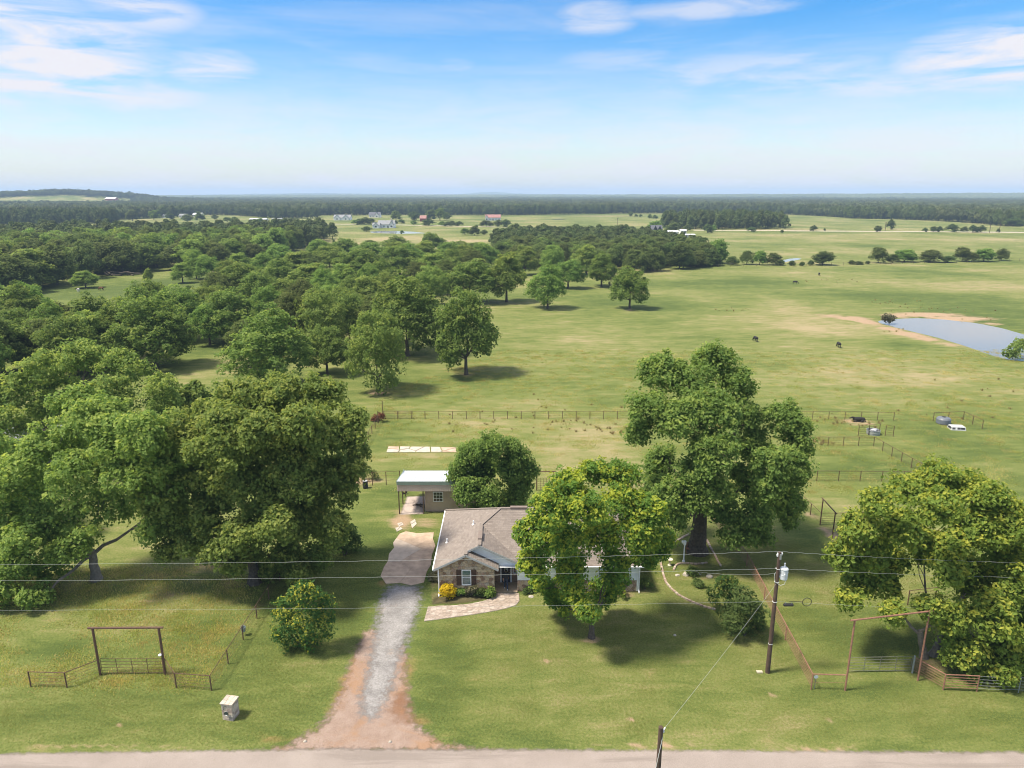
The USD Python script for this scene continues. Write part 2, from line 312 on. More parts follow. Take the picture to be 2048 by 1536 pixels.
gn = {"g": ("geometry", {}), "d": ("attribute", {"attribute": "dry"}), "l": ("attribute", {"attribute": "lush"}), "b": ("attribute", {"attribute": "dirt"}), "rd": ("attribute", {"attribute": "redd"}), "lw": ("attribute", {"attribute": "lawn"}),
      "big": ("noise_texture", {"scale": 0.018, "detail": 5.0, "roughness": 0.55}), "mid": ("noise_texture", {"scale": 0.16, "detail": 6.0, "roughness": 0.62}),
      "tuft": ("noise_texture", {"scale": 0.75, "detail": 5.0, "roughness": 0.62, "distortion": 0.4}), "fine": ("noise_texture", {"scale": 5.5, "detail": 4.0, "roughness": 0.65}), "grit": ("noise_texture", {"scale": 26.0, "detail": 3.0, "roughness": 0.7}),
      "msq": ("mapping", {"scale": (0.35, 1.0, 1.0)}),
      # pasture: green to straw
      "s1": ("math", {"math_type": "multiply_add", "value2": 1.25, "value3": -0.15}), "s2": ("math", {"math_type": "multiply_add", "value2": 0.62}), "s3": ("math", {"math_type": "multiply_add", "value2": 0.75}), "s4": ("math", {"math_type": "multiply_add", "value2": 0.75}),
      "s5": ("math", {"math_type": "multiply_add", "value2": -0.30}), "s6": ("math", {"math_type": "multiply_add", "value2": -0.06}), "s7": ("math", {"math_type": "multiply_add", "value2": 0.22}),
      "past": ("rgb_ramp", {"ramp": [(0.0, (0.076, 0.108, 0.028)), (0.25, (0.115, 0.147, 0.038)), (0.5, (0.163, 0.183, 0.057)), (0.75, (0.232, 0.216, 0.096)), (1.0, (0.31, 0.258, 0.145))]}),
      "gv": ("map_range", {"from_min": 0.3, "from_max": 0.7, "to_min": 0.80, "to_max": 1.2}), "gvn": ("noise_texture", {"scale": 9.0, "detail": 5.0, "roughness": 0.75}), "gh": ("hsv", {"hue": 0.5, "saturation": 1.0, "fac": 1.0}),
      "off": ("math", {"math_type": "multiply_add", "value2": 0.29, "value3": -0.62}),
      "soil": ("rgb_ramp", {"ramp": [(0.3, (0.21, 0.13, 0.075)), (0.55, (0.38, 0.28, 0.185)), (0.75, (0.48, 0.38, 0.27))]}),
      "red": ("rgb_ramp", {"ramp": [(0.3, (0.27, 0.115, 0.055)), (0.55, (0.36, 0.20, 0.105)), (0.75, (0.42, 0.28, 0.17))]}),
      "dm": ("math", {"math_type": "multiply_add", "value2": 1.1}), "dms": ("map_range", {"range_type": "smoothstep", "from_min": 0.72, "from_max": 1.22, "clamp": True}),
      "rm": ("math", {"math_type": "multiply_add", "value2": 0.9}), "rms": ("map_range", {"range_type": "smoothstep", "from_min": 0.6, "from_max": 1.15, "clamp": True}),
      "m1": ("mix", {}), "m2": ("mix", {}), "bh": ("math", {"math_type": "multiply_add", "value2": 0.9}), "bh2": ("math", {"math_type": "multiply_add", "value2": 0.35}),
      "bump": ("bump", {"strength": 1.0, "distance": 0.10}), "p": ("principled_bsdf", {"roughness": 0.95, "specular_ior_level": 0.12})}
gl = [("g.position", "big.vector"), ("g.position", "msq.vector"), ("msq.vector", "mid.vector"), ("msq.vector", "tuft.vector"), ("g.position", "fine.vector"), ("g.position", "grit.vector"),
      ("big.fac", "s1.value1"), ("mid.fac", "s2.value1"), ("s1.value", "s2.value3"), ("tuft.fac", "s3.value1"), ("s2.value", "s3.value3"), ("fine.fac", "s4.value1"), ("s3.value", "s4.value3"),
      ("d.fac", "s7.value1"), ("s4.value", "s7.value3"), ("l.fac", "s5.value1"), ("s7.value", "s5.value3"), ("lw.fac", "s6.value1"), ("s5.value", "s6.value3"), ("s6.value", "off.value1"),
      ("grit.fac", "soil.fac"), ("fine.fac", "red.fac"), ("b.fac", "dm.value1"), ("tuft.fac", "dm.value3"), ("dm.value", "dms.value"), ("rd.fac", "rm.value1"), ("tuft.fac", "rm.value3"), ("rm.value", "rms.value"),
      ("s6.value", "past.fac"), ("g.position", "gvn.vector"), ("gvn.fac", "gv.value"), ("gv.result", "gh.value"), ("past.color", "gh.color"), ("gh.color", "m1.color1"), ("soil.color", "m1.color2"), ("dms.result", "m1.fac"), ("m1.color", "m2.color1"), ("red.color", "m2.color2"), ("rms.result", "m2.fac"),
      ("tuft.fac", "bh.value1"), ("fine.fac", "bh.value3"), ("bh.value", "bump.height"), ("bump.normal", "p.normal"), ("m2.color", "p.base_color")]
# the ramp's input: bring the sum of the noises (about 1.6 at the mean) to the middle of the ramp
gn["fin"] = ("map_range", {"from_min": 1.26, "from_max": 1.88, "to_min": 0.0, "to_max": 1.0, "clamp": True})
gl = [x for x in gl if x != ("s6.value", "past.fac") and x != ("s6.value", "off.value1")] + [("s6.value", "fin.value"), ("fin.result", "past.fac")]
del gn["off"]
ground_mat = usdkit.material(stage, L("ground"), gn, gl, surface="p.BSDF")
ground = put("ground", (np.stack([X, Y, gz.ravel()], 1), gq), ground_mat, kind="structure", attrs={"dry": dry, "lush": lush, "dirt": dirt, "redd": redd, "lawn": lawn})

# ------------------------------------------------------------------ air
bx = box(-14000, 14000, -14000, 14000, -4.0, 120.0)
haze_mat = usdkit.material(stage, L("haze"), {"v": ("principled_volume", {"color": (0.56, 0.76, 1.0), "density": 1.4e-4, "anisotropy": 0.0})}, [], volume="v.volume")
HAZE = True
if HAZE:
    put("haze", bx, haze_mat, kind="stuff")

# ------------------------------------------------------------------ trees
def leaf_cards(c, n, s, tint, rng, asp=0.42, droop=0.25):
    N = len(c)
    n = n / (np.linalg.norm(n, axis=1)[:, None] + 1e-9)
    t = rng.normal(size=(N, 3)); t -= (t * n).sum(1)[:, None] * n; t /= np.linalg.norm(t, axis=1)[:, None] + 1e-9
    t[:, 2] -= droop; t /= np.linalg.norm(t, axis=1)[:, None] + 1e-9
    b = np.cross(n, t); b /= np.linalg.norm(b, axis=1)[:, None] + 1e-9
    s = s[:, None]
    v = np.stack([c - t * s * .55, c + b * s * asp + n * s * .10, c + t * s * .55 - n * s * .16, c - b * s * asp + n * s * .10], 1).reshape(-1, 3)
    k = np.arange(N)[:, None] * 4
    f = np.concatenate([k + [0, 2, 1], k + [0, 3, 2]], 0)
    return v, f, np.repeat(tint, 4)

def unit(rng, n):
    d = rng.normal(size=(n, 3)); return d / np.linalg.norm(d, axis=1)[:, None]

def crown_mesh(lobes, rng, nclump, nleaf, leaf, cr, fill=0.18, light=0.0, asp=0.42, droop=0.25, spread=0.75):
    """Clumps of leaves on the outside of each lobe (x, y, z, r), looser leaves within."""
    lobes = np.asarray(lobes, float); mid = lobes[:, :3].mean(0) - [0, 0, 0.15 * np.ptp(lobes[:, 2])]
    cs, ns, ss, ts, clumps = [], [], [], [], []
    for x, y, z, r in lobes:
        c = np.array([x, y, z]); out = c - mid; ln = np.linalg.norm(out); out = out / (ln + 1e-6)
        k = max(6, int(nclump * (r / lobes[:, 3].mean()) ** 2))
        d = unit(rng, k * 2); w = d @ out * min(1, ln / r) * .8 + d[:, 2] * .12
        d = d[np.argsort(-w + rng.rand(len(d)) * .9)[:k]]
        cc = c + d * r * np.array([1, 1, .95]) * rng.uniform(.62, 1.12, k)[:, None]
        keep = np.ones(k, bool)
        for x2, y2, z2, r2 in lobes:
            if (x2, y2, z2) != (x, y, z): keep &= np.linalg.norm(cc - [x2, y2, z2], axis=1) > r2 * .68
        cc, d = cc[keep], d[keep]
        n_sp = max(1, len(cc) // 4); jj = rng.randint(0, max(1, len(cc)), n_sp)
        if len(cc):
            sp_ = cc[jj] + (d[jj] + rng.normal(size=(n_sp, 3)) * .35) * r * rng.uniform(.10, .34, n_sp)[:, None]
            cc, d = np.vstack([cc, sp_]), np.vstack([d, d[jj]])
        for p, o in zip(cc, d):
            m = max(4, int(nleaf * rng.uniform(.6, 1.4))); R = cr * rng.uniform(.5, 1.45)
            u = unit(rng, m) + o * .55 + np.array([0, 0, .35]); u /= np.linalg.norm(u, axis=1)[:, None]
            e = u * R * rng.uniform(.25, 1.0, m)[:, None] ** .6 * np.array([1.08, 1.08, .95])
            nn = u * .6 + o * .25 + np.array([0, 0, .45]) + rng.normal(size=(m, 3)) * .42
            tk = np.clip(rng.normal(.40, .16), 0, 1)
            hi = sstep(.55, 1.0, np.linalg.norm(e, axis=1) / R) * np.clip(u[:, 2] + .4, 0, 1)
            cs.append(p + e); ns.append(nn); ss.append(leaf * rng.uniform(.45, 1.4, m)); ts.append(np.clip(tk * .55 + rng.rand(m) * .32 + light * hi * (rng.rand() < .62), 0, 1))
        clumps.append(cc)
        m = int(fill * k * nleaf)
        if m:
            e = unit(rng, m) * r * rng.uniform(.25, .85, m)[:, None]
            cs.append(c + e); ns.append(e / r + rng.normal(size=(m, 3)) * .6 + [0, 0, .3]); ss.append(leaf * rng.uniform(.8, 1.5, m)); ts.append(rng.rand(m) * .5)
    return leaf_cards(np.vstack(cs), np.vstack(ns), np.concatenate(ss), np.concatenate(ts), rng, asp, droop), clumps

def limb(p0, p1, r0, r1, rng, k=6, n=6, bend=.16):
    p0, p1 = np.asarray(p0, float), np.asarray(p1, float); Ln = np.linalg.norm(p1 - p0)
    t = np.linspace(0, 1, k)[:, None]
    m = (p0 + p1) / 2 + rng.normal(size=3) * Ln * bend * .5 + np.array([0, 0, -.10 * Ln if p1[2] > p0[2] else .12 * Ln])
    pts = (1 - t) ** 2 * p0 + 2 * t * (1 - t) * m + t ** 2 * p1
    pts[1:-1] += rng.normal(size=(k - 2, 3)) * Ln * .018
    return tube(pts, np.linspace(r0, r1, k), n)

def trunk_mesh(lobes, clumps, rng, r0, fork, lean=(0, 0), twigs=4, stems=1, n=9):
    lobes = np.asarray(lobes, float); ms = []
    tops = []
    for s in range(stems):
        a = 2 * np.pi * (s + rng.rand() * .5) / stems
        off = np.array([math.cos(a), math.sin(a), 0]) * (r0 * 1.5 if stems > 1 else 0)
        base = off * .7; top = np.array([lean[0], lean[1], fork]) + off * (2.5 if stems > 1 else 1)
        k = 7; t = np.linspace(0, 1, k)
        pts = base + (top - base) * t[:, None] + np.c_[rng.normal(size=(k, 2)) * r0 * .07, np.zeros(k)]
        pts[0, 2] = -.15
        rad = r0 * (1.0 - .32 * t) * (1 + .38 * np.exp(-t * 11)); rad /= stems ** .35
        ms.append(tube(pts, rad, n)); tops.append((pts[-1], rad[-1]))
    main = []                                    # a few main limbs, the others branch off them
    dist = [np.linalg.norm(l[:3] - tops[0][0]) for l in lobes]
    nmain = min(len(lobes), max(3, len(lobes) // 4)); order = []
    cand = sorted(range(len(lobes)), key=lambda q: dist[q])
    for q in cand:
        d = lobes[q, :3] - tops[0][0]; d = d / (np.linalg.norm(d) + 1e-6)
        if len(order) < nmain and all(d @ e < .72 for e, _ in order): order.append((d, q))
    mains = [q for _, q in order]
    for i in mains + [q for q in cand if q not in mains]:
        c = lobes[i, :3]
        if i in mains or not main:
            tp, tr = min(tops, key=lambda q: np.linalg.norm((c - q[0])[:2]))
            s = tp - [0, 0, rng.uniform(0, .35) * fork * .5]; lr = min(tr * .60, .03 * np.linalg.norm(c - s) + .06)
        else:
            s, lr = min(main, key=lambda q: np.linalg.norm(c - q[0]) + (3 if q[0][2] > c[2] + 1 else 0)); lr = lr * .7
        e = s + (c - s) * .92
        v_, f_ = limb(s, e, lr, lr * .4, rng); ms.append((v_, f_))
        ring = v_[:36].reshape(6, 6, 3).mean(1)
        main += [(ring[k], lr * (1 - .6 * k / 5)) for k in (2, 3, 4, 5)]
        if len(clumps[i]):
            for j in rng.choice(len(clumps[i]), min(twigs, len(clumps[i])), replace=False):
                b = ring[rng.randint(3, 6)]
                ms.append(limb(b, clumps[i][j], min(lr * .35, .05), .02, rng, 5, 4))
    return cat_meshes(ms)

def auto_lobes(rng, h, r, cb, n=11, droop=0.0, topw=.5, flat=0.9):
    """A rounded, uneven crown: h height, r half width, cb where the foliage starts."""
    out = []; H = h - cb
    ang0 = rng.rand() * 6.28
    for k in range(n):
        t = (k + .5) / n
        zz = cb + H * (.24 + .60 * t) + rng.normal() * H * .045
        prof = math.sin(math.pi * min(1, .22 + .78 * (1 - t) ** .8 if t > .25 else .62 + t * 1.4)) if False else (1 - topw * max(0, (t - .25) / .75) ** 1.5)
        rl = r * rng.uniform(.24, .46) * (1 if t < .8 else .9)
        a = ang0 + k * 2.4 + rng.normal() * .25
        rad = max(0, r * prof * rng.uniform(.82, 1.02) - rl) if k < n - 1 else r * .1
        out.append((rad * math.cos(a), rad * math.sin(a), min(zz, h - rl * .86), rl))
    out.append((0, 0, cb + H * .45, r * .5))
    return out

MODELS = {}
def model(key, build):                           # a tree kind kept as a class prim; copies refer to it
    path = "/World/" + key
    stage.CreateClassPrim(path); build(path)
    MODELS[key] = path

def fill_model(path, crown, trunk, leafm, barkm):
    class P:                                     # a parent for put()
        def GetPath(self): return path
    put("trunk", trunk, barkm, P())
    put("crown", (crown[0], crown[1]), leafm, P(), attrs={"tint": crown[2]})

def tree_model(key, seed, h, r, cb, leafm, barkm=None, n=11, nclump=13, nleaf=26, leaf=.55, cr=1.15, r0=.3, stems=1, light=.3, topw=.5, twigs=2, fill=.2, asp=.42):
    def b(path):
        rng = np.random.RandomState(seed)
        lb = auto_lobes(rng, h, r, cb, n, topw=topw)
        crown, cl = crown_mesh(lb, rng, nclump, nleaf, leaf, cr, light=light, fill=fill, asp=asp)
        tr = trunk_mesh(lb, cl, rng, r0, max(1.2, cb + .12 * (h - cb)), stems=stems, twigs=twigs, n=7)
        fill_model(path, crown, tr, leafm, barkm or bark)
    model(key, b)
    MODELS[key + "#"] = (h, r)

def conifer_model(key, seed, h, r, leafm):
    def b(path):
        rng = np.random.RandomState(seed); lb = []
        for k in range(9):
            t = k / 8; rr_ = r * (1 - t) ** .8 * .9 + .15
            for q in range(max(1, int(4 * (1 - t)) + 1)):
                a = rng.rand() * 6.28; lb.append((math.cos(a) * rr_ * .55, math.sin(a) * rr_ * .55, .6 + t * (h - 1.2), max(.35, rr_ * .6)))
        crown, cl = crown_mesh(lb, rng, 9, 20, .34, .5, light=.1, asp=.3)
        fill_model(path, crown, trunk_mesh(lb[:6], cl[:6], rng, .16, h * .7, twigs=0, n=6), leafm, bark)
    model(key, b); MODELS[key + "#"] = (h, r)

# grove trees (about 120 m off), woodland trees, far trees, bushes
for k in range(6):
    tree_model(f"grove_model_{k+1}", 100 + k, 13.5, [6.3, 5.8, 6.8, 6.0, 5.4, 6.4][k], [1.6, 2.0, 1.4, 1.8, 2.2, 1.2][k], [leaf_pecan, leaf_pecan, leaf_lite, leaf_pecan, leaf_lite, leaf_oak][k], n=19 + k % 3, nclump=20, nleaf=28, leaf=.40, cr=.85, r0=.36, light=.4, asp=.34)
for k in range(5):
    tree_model(f"wood_model_{k+1}", 200 + k, 12.0, [5.0, 4.4, 5.4, 4.6, 4.0][k], .6, [leaf_oak, leaf_pecan, leaf_oak, leaf_dark, leaf_lite][k], n=14 + k % 3, nclump=12, nleaf=26, leaf=.52, cr=1.1, r0=.26, light=.25, asp=.36)
for k in range(4):
    tree_model(f"far_model_{k+1}", 300 + k, 12.0, [5.4, 4.6, 5.0, 4.2][k], [.3, 1.0, .1, .2][k], [leaf_oak, leaf_pecan, leaf_dark, leaf_oak][k], n=10, nclump=10, nleaf=18, leaf=.75, cr=1.2, r0=.3, light=.2, twigs=1)
for k in range(3):
    tree_model(f"bush_model_{k+1}", 400 + k, 4.0, [2.4, 2.1, 2.8][k], .1, [leaf_dark, leaf_pecan, leaf_oak][k], n=7, nclump=11, nleaf=24, leaf=.34, cr=.65, r0=.1, stems=2, light=.2, twigs=1)
for k in range(2):
    conifer_model(f"cedar_model_{k+1}", 500 + k, 9.0, [2.5, 2.9][k], leaf_dark)

def copy_tree(key, name, x, y, h, r, label, cat="tree", group=None, rng=np.random.RandomState(5), z=None):
    mh, mr = MODELS[key + "#"]
    o = thing(name, label, cat, (x, y, float(terrain(np.array([x]), np.array([y]))[0]) if z is None else z), rng.rand() * 6.28, group, (r / mr * rng.uniform(.88, 1.14), r / mr * rng.uniform(.88, 1.14), h / mh))
    o.GetPrim().GetReferences().AddInternalReference(MODELS[key]); o.GetPrim().SetInstanceable(True)
    return o

def spot(bx_, by_, top, w):                      # base pixel, top row and width in the photograph -> place, height, half width
    p = G(bx_, by_); h = AT(bx_, top, p[1])[2]
    depth = (p - EYE) @ FW
    return p[0], p[1], h, w / 2 * depth / FPX

# ------------------------------------------------------------------ the grove and the single trees of the pasture
GROVE = [  # base x, base y, top y, width (pixels of the photograph), model
    (553, 778, 628, 165, 1), (646, 706, 580, 118, 3), (575, 634, 560, 92, 2), (815, 712, 560, 165, 1), (465, 684, 583, 128, 4), (495, 602, 527, 100, 2), (625, 592, 530, 100, 5), (705, 622, 557, 62, 4), (765, 592, 525, 80, 1),
    (860, 612, 532, 84, 3), (715, 567, 500, 108, 2), (800, 552, 493, 105, 4), (940, 606, 522, 118, 2), (690, 660, 575, 90, 3), (740, 640, 556, 90, 5), (540, 655, 575, 80, 4), (655, 748, 655, 92, 4), (420, 690, 612, 70, 2),
    (870, 565, 508, 80, 5), (905, 560, 500, 70, 1), (660, 545, 492, 90, 3), (740, 530, 486, 80, 4), (600, 560, 505, 90, 5), (560, 585, 520, 80, 1), (930, 545, 490, 62, 3), (970, 540, 487, 60, 2), (445, 640, 572, 60, 3),
    (530, 560, 508, 60, 4), (480, 555, 508, 55, 5), (640, 525, 480, 64, 2), (690, 520, 478, 60, 4), (850, 530, 484, 64, 5), (900, 522, 485, 56, 4), (790, 522, 484, 70, 3)]
GROVE += [(590, 700, 585, 110, 6), (500, 735, 640, 95, 6), (760, 690, 590, 90, 6), (700, 690, 590, 85, 4), (830, 655, 560, 90, 6), (660, 660, 570, 90, 3), (610, 650, 560, 80, 6), (520, 620, 545, 85, 2), (440, 610, 545, 70, 6), (780, 625, 545, 85, 3), (840, 590, 525, 70, 6), (650, 610, 540, 75, 1), (750, 565, 510, 75, 6), (690, 595, 530, 70, 5), (560, 535, 490, 60, 2), (620, 560, 505, 66, 6), (895, 590, 520, 60, 6), (820, 535, 488, 60, 1), (460, 575, 520, 60, 3), (420, 560, 512, 55, 2), (740, 600, 530, 60, 2), (505, 530, 488, 55, 6), (950, 560, 500, 55, 6), (880, 500, 478, 40, 2), (920, 505, 482, 40, 3), (950, 510, 486, 44, 4), (740, 508, 480, 40, 6), (700, 512, 482, 44, 1)]
gr_rng = np.random.RandomState(77)
for bx_, by_, top, w, k in GROVE:
    x, y, h, r = spot(bx_, by_, top, w)
    copy_tree(f"grove_model_{k}", "grove_tree", x, y, h, r, "broad round-crowned green tree standing crowded in the grove left of the open pasture", group="trees of the crowded grove", rng=gr_rng)
SINGLE = [
    (756, 783, 622, 138, 3, "broad tree at the front edge of the grove with its trunk showing"), (932, 749, 585, 142, 4, "tall lopsided tree standing alone at the right edge of the grove"),
    (1259, 617, 537, 78, 2, "dark green tree alone in the pasture, rightmost of the single trees"), (1095, 617, 533, 78, 1, "round tree alone in the pasture between two others, with a low crown"),
    (1013, 604, 510, 78, 5, "thin-crowned tree with a forked pale trunk beside the grove"), (1136, 577, 521, 64, 2, "small spreading tree just behind the round pasture tree"),
    (1203, 573, 508, 66, 4, "bushy tree before the dark wood with a grey shrub beside it"), (1105, 545, 490, 52, 3, "tall tree with a bare stem at the front of the dark wood"),
    (1050, 550, 494, 50, 5, "slim tree with a bare stem left of the others before the dark wood"), (1172, 549, 492, 62, 5, "pale green tree against the front of the dark wood"),
    (312, 736, 598, 168, 4, "dark heavy tree standing by itself left of the grass gap in the grove"), (792, 505, 474, 58, 1, "dark domed tree rising above the back of the grove"), (865, 502, 466, 42, 2, "pale tree rising above the back of the grove before the straw field")]
for bx_, by_, top, w, k, lab in SINGLE:
    x, y, h, r = spot(bx_, by_, top, w)
    copy_tree(f"grove_model_{k}", "pasture_tree", x, y, h, r, lab, rng=gr_rng)
CLEAR = [(172, 576, 543, 46, 5, "pale yellow-green tree beside the two horses"), (366, 566, 527, 44, 5, "small round tree in the horse clearing"), (393, 558, 499, 54, 3, "taller tree behind the small one in the horse clearing"),
         (298, 568, 538, 22, 5, "small bent tree alone in the middle of the horse clearing")]
for bx_, by_, top, w, k, lab in CLEAR:
    x, y, h, r = spot(bx_, by_, top, w)
    copy_tree(f"grove_model_{k}", "clearing_tree", x, y, h, r, lab, rng=gr_rng)
for bx_, by_, top, w, lab in [(345, 655, 580, 34, "pointed dark cedar at the edge of the horse clearing"), (383, 640, 572, 64, "wide dark cedar beside the pointed one at the edge of the clearing"), (250, 545, 520, 40, "dark cedar where the clearing meets the woods"), (615, 585, 520, 44, "brown-green cedar inside the grove"), (668, 515, 478, 24, "slim dark cedar at the back of the grove")]:
    x, y, h, r = spot(bx_, by_, top, w)
    copy_tree("cedar_model_1" if w < 40 else "cedar_model_2", "cedar_tree", x, y, h, r, lab, rng=gr_rng)

def region(poly_px, spacing, rng, jitter=.45):   # places inside an outline given by the bases it covers
    P = Polygon([G(*p)[:2] for p in poly_px]).buffer(0); x0, y0, x1, y1 = P.bounds
    gx_, gy_ = np.meshgrid(np.arange(x0, x1, spacing), np.arange(y0, y1, spacing * .87)); gx_ = gx_ + (np.arange(gy_.shape[0]) % 2)[:, None] * spacing / 2
    p = np.c_[gx_.ravel(), gy_.ravel()] + rng.uniform(-jitter, jitter, (gx_.size, 2)) * spacing
    return p[contains_xy(P, p[:, 0], p[:, 1])]

# trees left of the grove and nearer than the clearing
lr = np.random.RandomState(21)
LEFTMID = [(-60, 655), (20, 642), (120, 690), (200, 700), (290, 660), (400, 640), (425, 655), (340, 690), (250, 735), (120, 770), (-60, 790)]
for x, y in region(LEFTMID, 9.5, lr):
    copy_tree(f"grove_model_{lr.randint(1, 7)}", "bank_tree", x, y, lr.uniform(9.5, 12), lr.uniform(5.0, 6.8), "leafy green tree in the crowded belt in front of the horse clearing", group="trees of the belt before the clearing", rng=lr)

# the woods beyond the clearing; the largest ones are things, the rest one mass
WOODS = [[(-80, 612), (60, 592), (140, 574), (205, 556), (330, 540), (455, 541), (540, 520), (600, 500), (640, 485), (668, 478), (655, 470), (560, 470), (300, 474), (-80, 478)]]
wr = np.random.RandomState(31)
pts = region(WOODS[0], 11.0, wr)
pts = pts[np.argsort(np.hypot(pts[:, 0], pts[:, 1]))]
DARKWOOD = [(985, 536), (1110, 540), (1240, 548), (1330, 545), (1432, 533), (1440, 527), (1400, 505), (1330, 484), (1215, 474), (1010, 474), (985, 492)]
pts2 = region(DARKWOOD, 9.5, wr); pts2 = pts2[np.argsort(np.hypot(pts2[:, 0], pts2[:, 1]))]
rest = []
for i_, (x, y) in enumerate(pts):
    h, r = wr.uniform(10.5, 15), wr.uniform(5.2, 7.2)
    k = wr.choice([1, 2, 3, 4, 5], p=[.27, .25, .2, .18, .1])
    if i_ < 190: copy_tree(f"wood_model_{k}", "woodland_tree", x, y, h, r, "tree among the dense woods beyond the horse clearing", group="trees of the woods beyond the clearing", rng=wr)
    else: rest.append((x, y, h, r))
for i_, (x, y) in enumerate(pts2):
    h, r = wr.uniform(7.5, 11.5), wr.uniform(4.4, 6.0)
    k = wr.choice([1, 3, 4, 2], p=[.35, .35, .2, .1])
    if i_ < 110: copy_tree(f"wood_model_{k}", "darkwood_tree", x, y, h, r, "dull dark green tree in the low wood behind the single pasture trees", group="trees of the low dark wood", rng=wr)
    else: rest.append((x, y, h, r))

# fence row across the pasture
FENCEROW = [(1435, 531, 513, 22), (1464, 530, 512, 28), (1493, 529, 501, 28), (1519, 530, 501, 32), (1546, 530, 506, 36), (1645, 530, 502, 42), (1756, 526, 494, 42), (1808, 524, 499, 45), (1860, 524, 500, 50), (1895, 525, 511, 30), (1924, 523, 494, 38), (1967, 523, 497, 42), (2003, 521, 497, 28), (1785, 526, 508, 22), (1943, 524, 505, 26)]
for n_, (bx_, by_, top, w) in enumerate(FENCEROW):
    x, y, h, r = spot(bx_, by_, top, w)
    copy_tree(f"wood_model_{[1,4,3,2][n_ % 4]}", "fencerow_tree", x, y, h, r, ["first", "second", "third", "fourth", "fifth", "sixth", "seventh", "eighth", "ninth", "tenth", "eleventh", "twelfth", "thirteenth", "fourteenth", "last"][sorted(f_[0] for f_ in FENCEROW).index(bx_)] + " dark tree from the left in the row along the far pasture fence", group="trees along the far pasture fence", rng=wr)
for bx_, by_, top, w in [(1584, 532, 522, 14), (1604, 532, 524, 14), (1703, 529, 521, 14), (1717, 529, 523, 20), (1560, 531, 520, 18), (1621, 531, 521, 12), (1735, 528, 522, 12), (1415, 533, 518, 26)]:
    x, y, h, r = spot(bx_, by_, top, w)
    copy_tree("bush_model_1", "fencerow_bush", x, y, h, r, "low dark bush under the row along the far pasture fence", "bush", group="bushes along the far pasture fence", rng=wr)
ROADSIDE = [(1503, 464, 453, 16), (1564, 466, 460, 8), (1627, 462, 450, 15), (1649, 462, 456, 6), (1755, 464, 452, 16), (1781, 459, 438, 16), (1850, 464, 455, 11), (1867, 464, 453, 16), (1878, 464, 452, 14), (1904, 464, 447, 24), (1928, 464, 453, 15), (1945, 465, 449, 20), (1962, 465, 450, 20), (1996, 465, 457, 7), (2026, 453, 433, 30)]
for n_, (bx_, by_, top, w) in enumerate(ROADSIDE):
    x, y, h, r = spot(bx_, by_, top, w)
    copy_tree(f"far_model_{[3,4,3][n_ % 3]}", "roadside_tree", x, y, h, r, "small dark tree beside the far country road", group="trees beside the far country road", rng=wr)
FARTREES = [(792, 441, 421, 26), (829, 441, 422, 28), (880, 441, 416, 24), (862, 441, 420, 22), (893, 440, 424, 20), (730, 449, 434, 38), (715, 449, 439, 26), (742, 449, 437, 22), (733, 463, 452, 21), (857, 451, 437, 29), (884, 452, 442, 16), (895, 453, 443, 14), (904, 452, 441, 18), (918, 452, 442, 18), (827, 450, 441, 15),
            (973, 453, 441, 30), (996, 454, 439, 20), (1012, 454, 438, 26), (930, 470, 456, 19), (949, 471, 452, 21), (968, 470, 459, 16), (804, 468, 460, 9), (953, 454, 449, 6), (1261, 433, 423, 11), (1272, 434, 428, 8), (1281, 434, 428, 7), (1299, 438, 428, 9), (1310, 438, 430, 11),
            (1263, 465, 452, 22), (1284, 468, 452, 15), (1310, 463, 441, 30), (1345, 464, 445, 28), (1375, 462, 448, 20), (1415, 466, 447, 22), (1426, 464, 450, 14), (1245, 462, 455, 9), (790, 448, 441, 14), (803, 447, 438, 16), (455, 444, 434, 20), (400, 442, 424, 20), (375, 444, 428, 22), (340, 440, 424, 18), (308, 440, 420, 22), (265, 442, 420, 22), (430, 440, 428, 14), (470, 446, 433, 20), (520, 446, 436, 16), (560, 447, 438, 15), (585, 446, 435, 15), (1450, 452, 430, 24)]
for n_, (bx_, by_, top, w) in enumerate(FARTREES):
    x, y, h, r = spot(bx_, by_, top, w)
    copy_tree(f"far_model_{[1,3,2,4][n_ % 4]}", "field_tree", x, y, h, r, "tree by the far fields and houses below the great forest", group="trees by the far houses and fields", rng=wr)

# grey shrub beside the bushy pasture tree
def grey_b(path):
    rng = np.random.RandomState(9); lb = auto_lobes(rng, 4.0, 1.9, .4, 7)
    c, cl = crown_mesh(lb, rng, 7, 6, .25, .6); fill_model(path, c, trunk_mesh(lb, cl, rng, .09, .7, stems=2, twigs=6, n=5), leaf_grey, bark_pale)
model("grey_shrub_model", grey_b); MODELS["grey_shrub_model#"] = (4.0, 1.9)
x, y, h, r = spot(1222, 574, 540, 28); copy_tree("grey_shrub_model", "grey_shrub", x, y, h, r, "thin grey shrub, nearly bare, between two single pasture trees", "shrub")

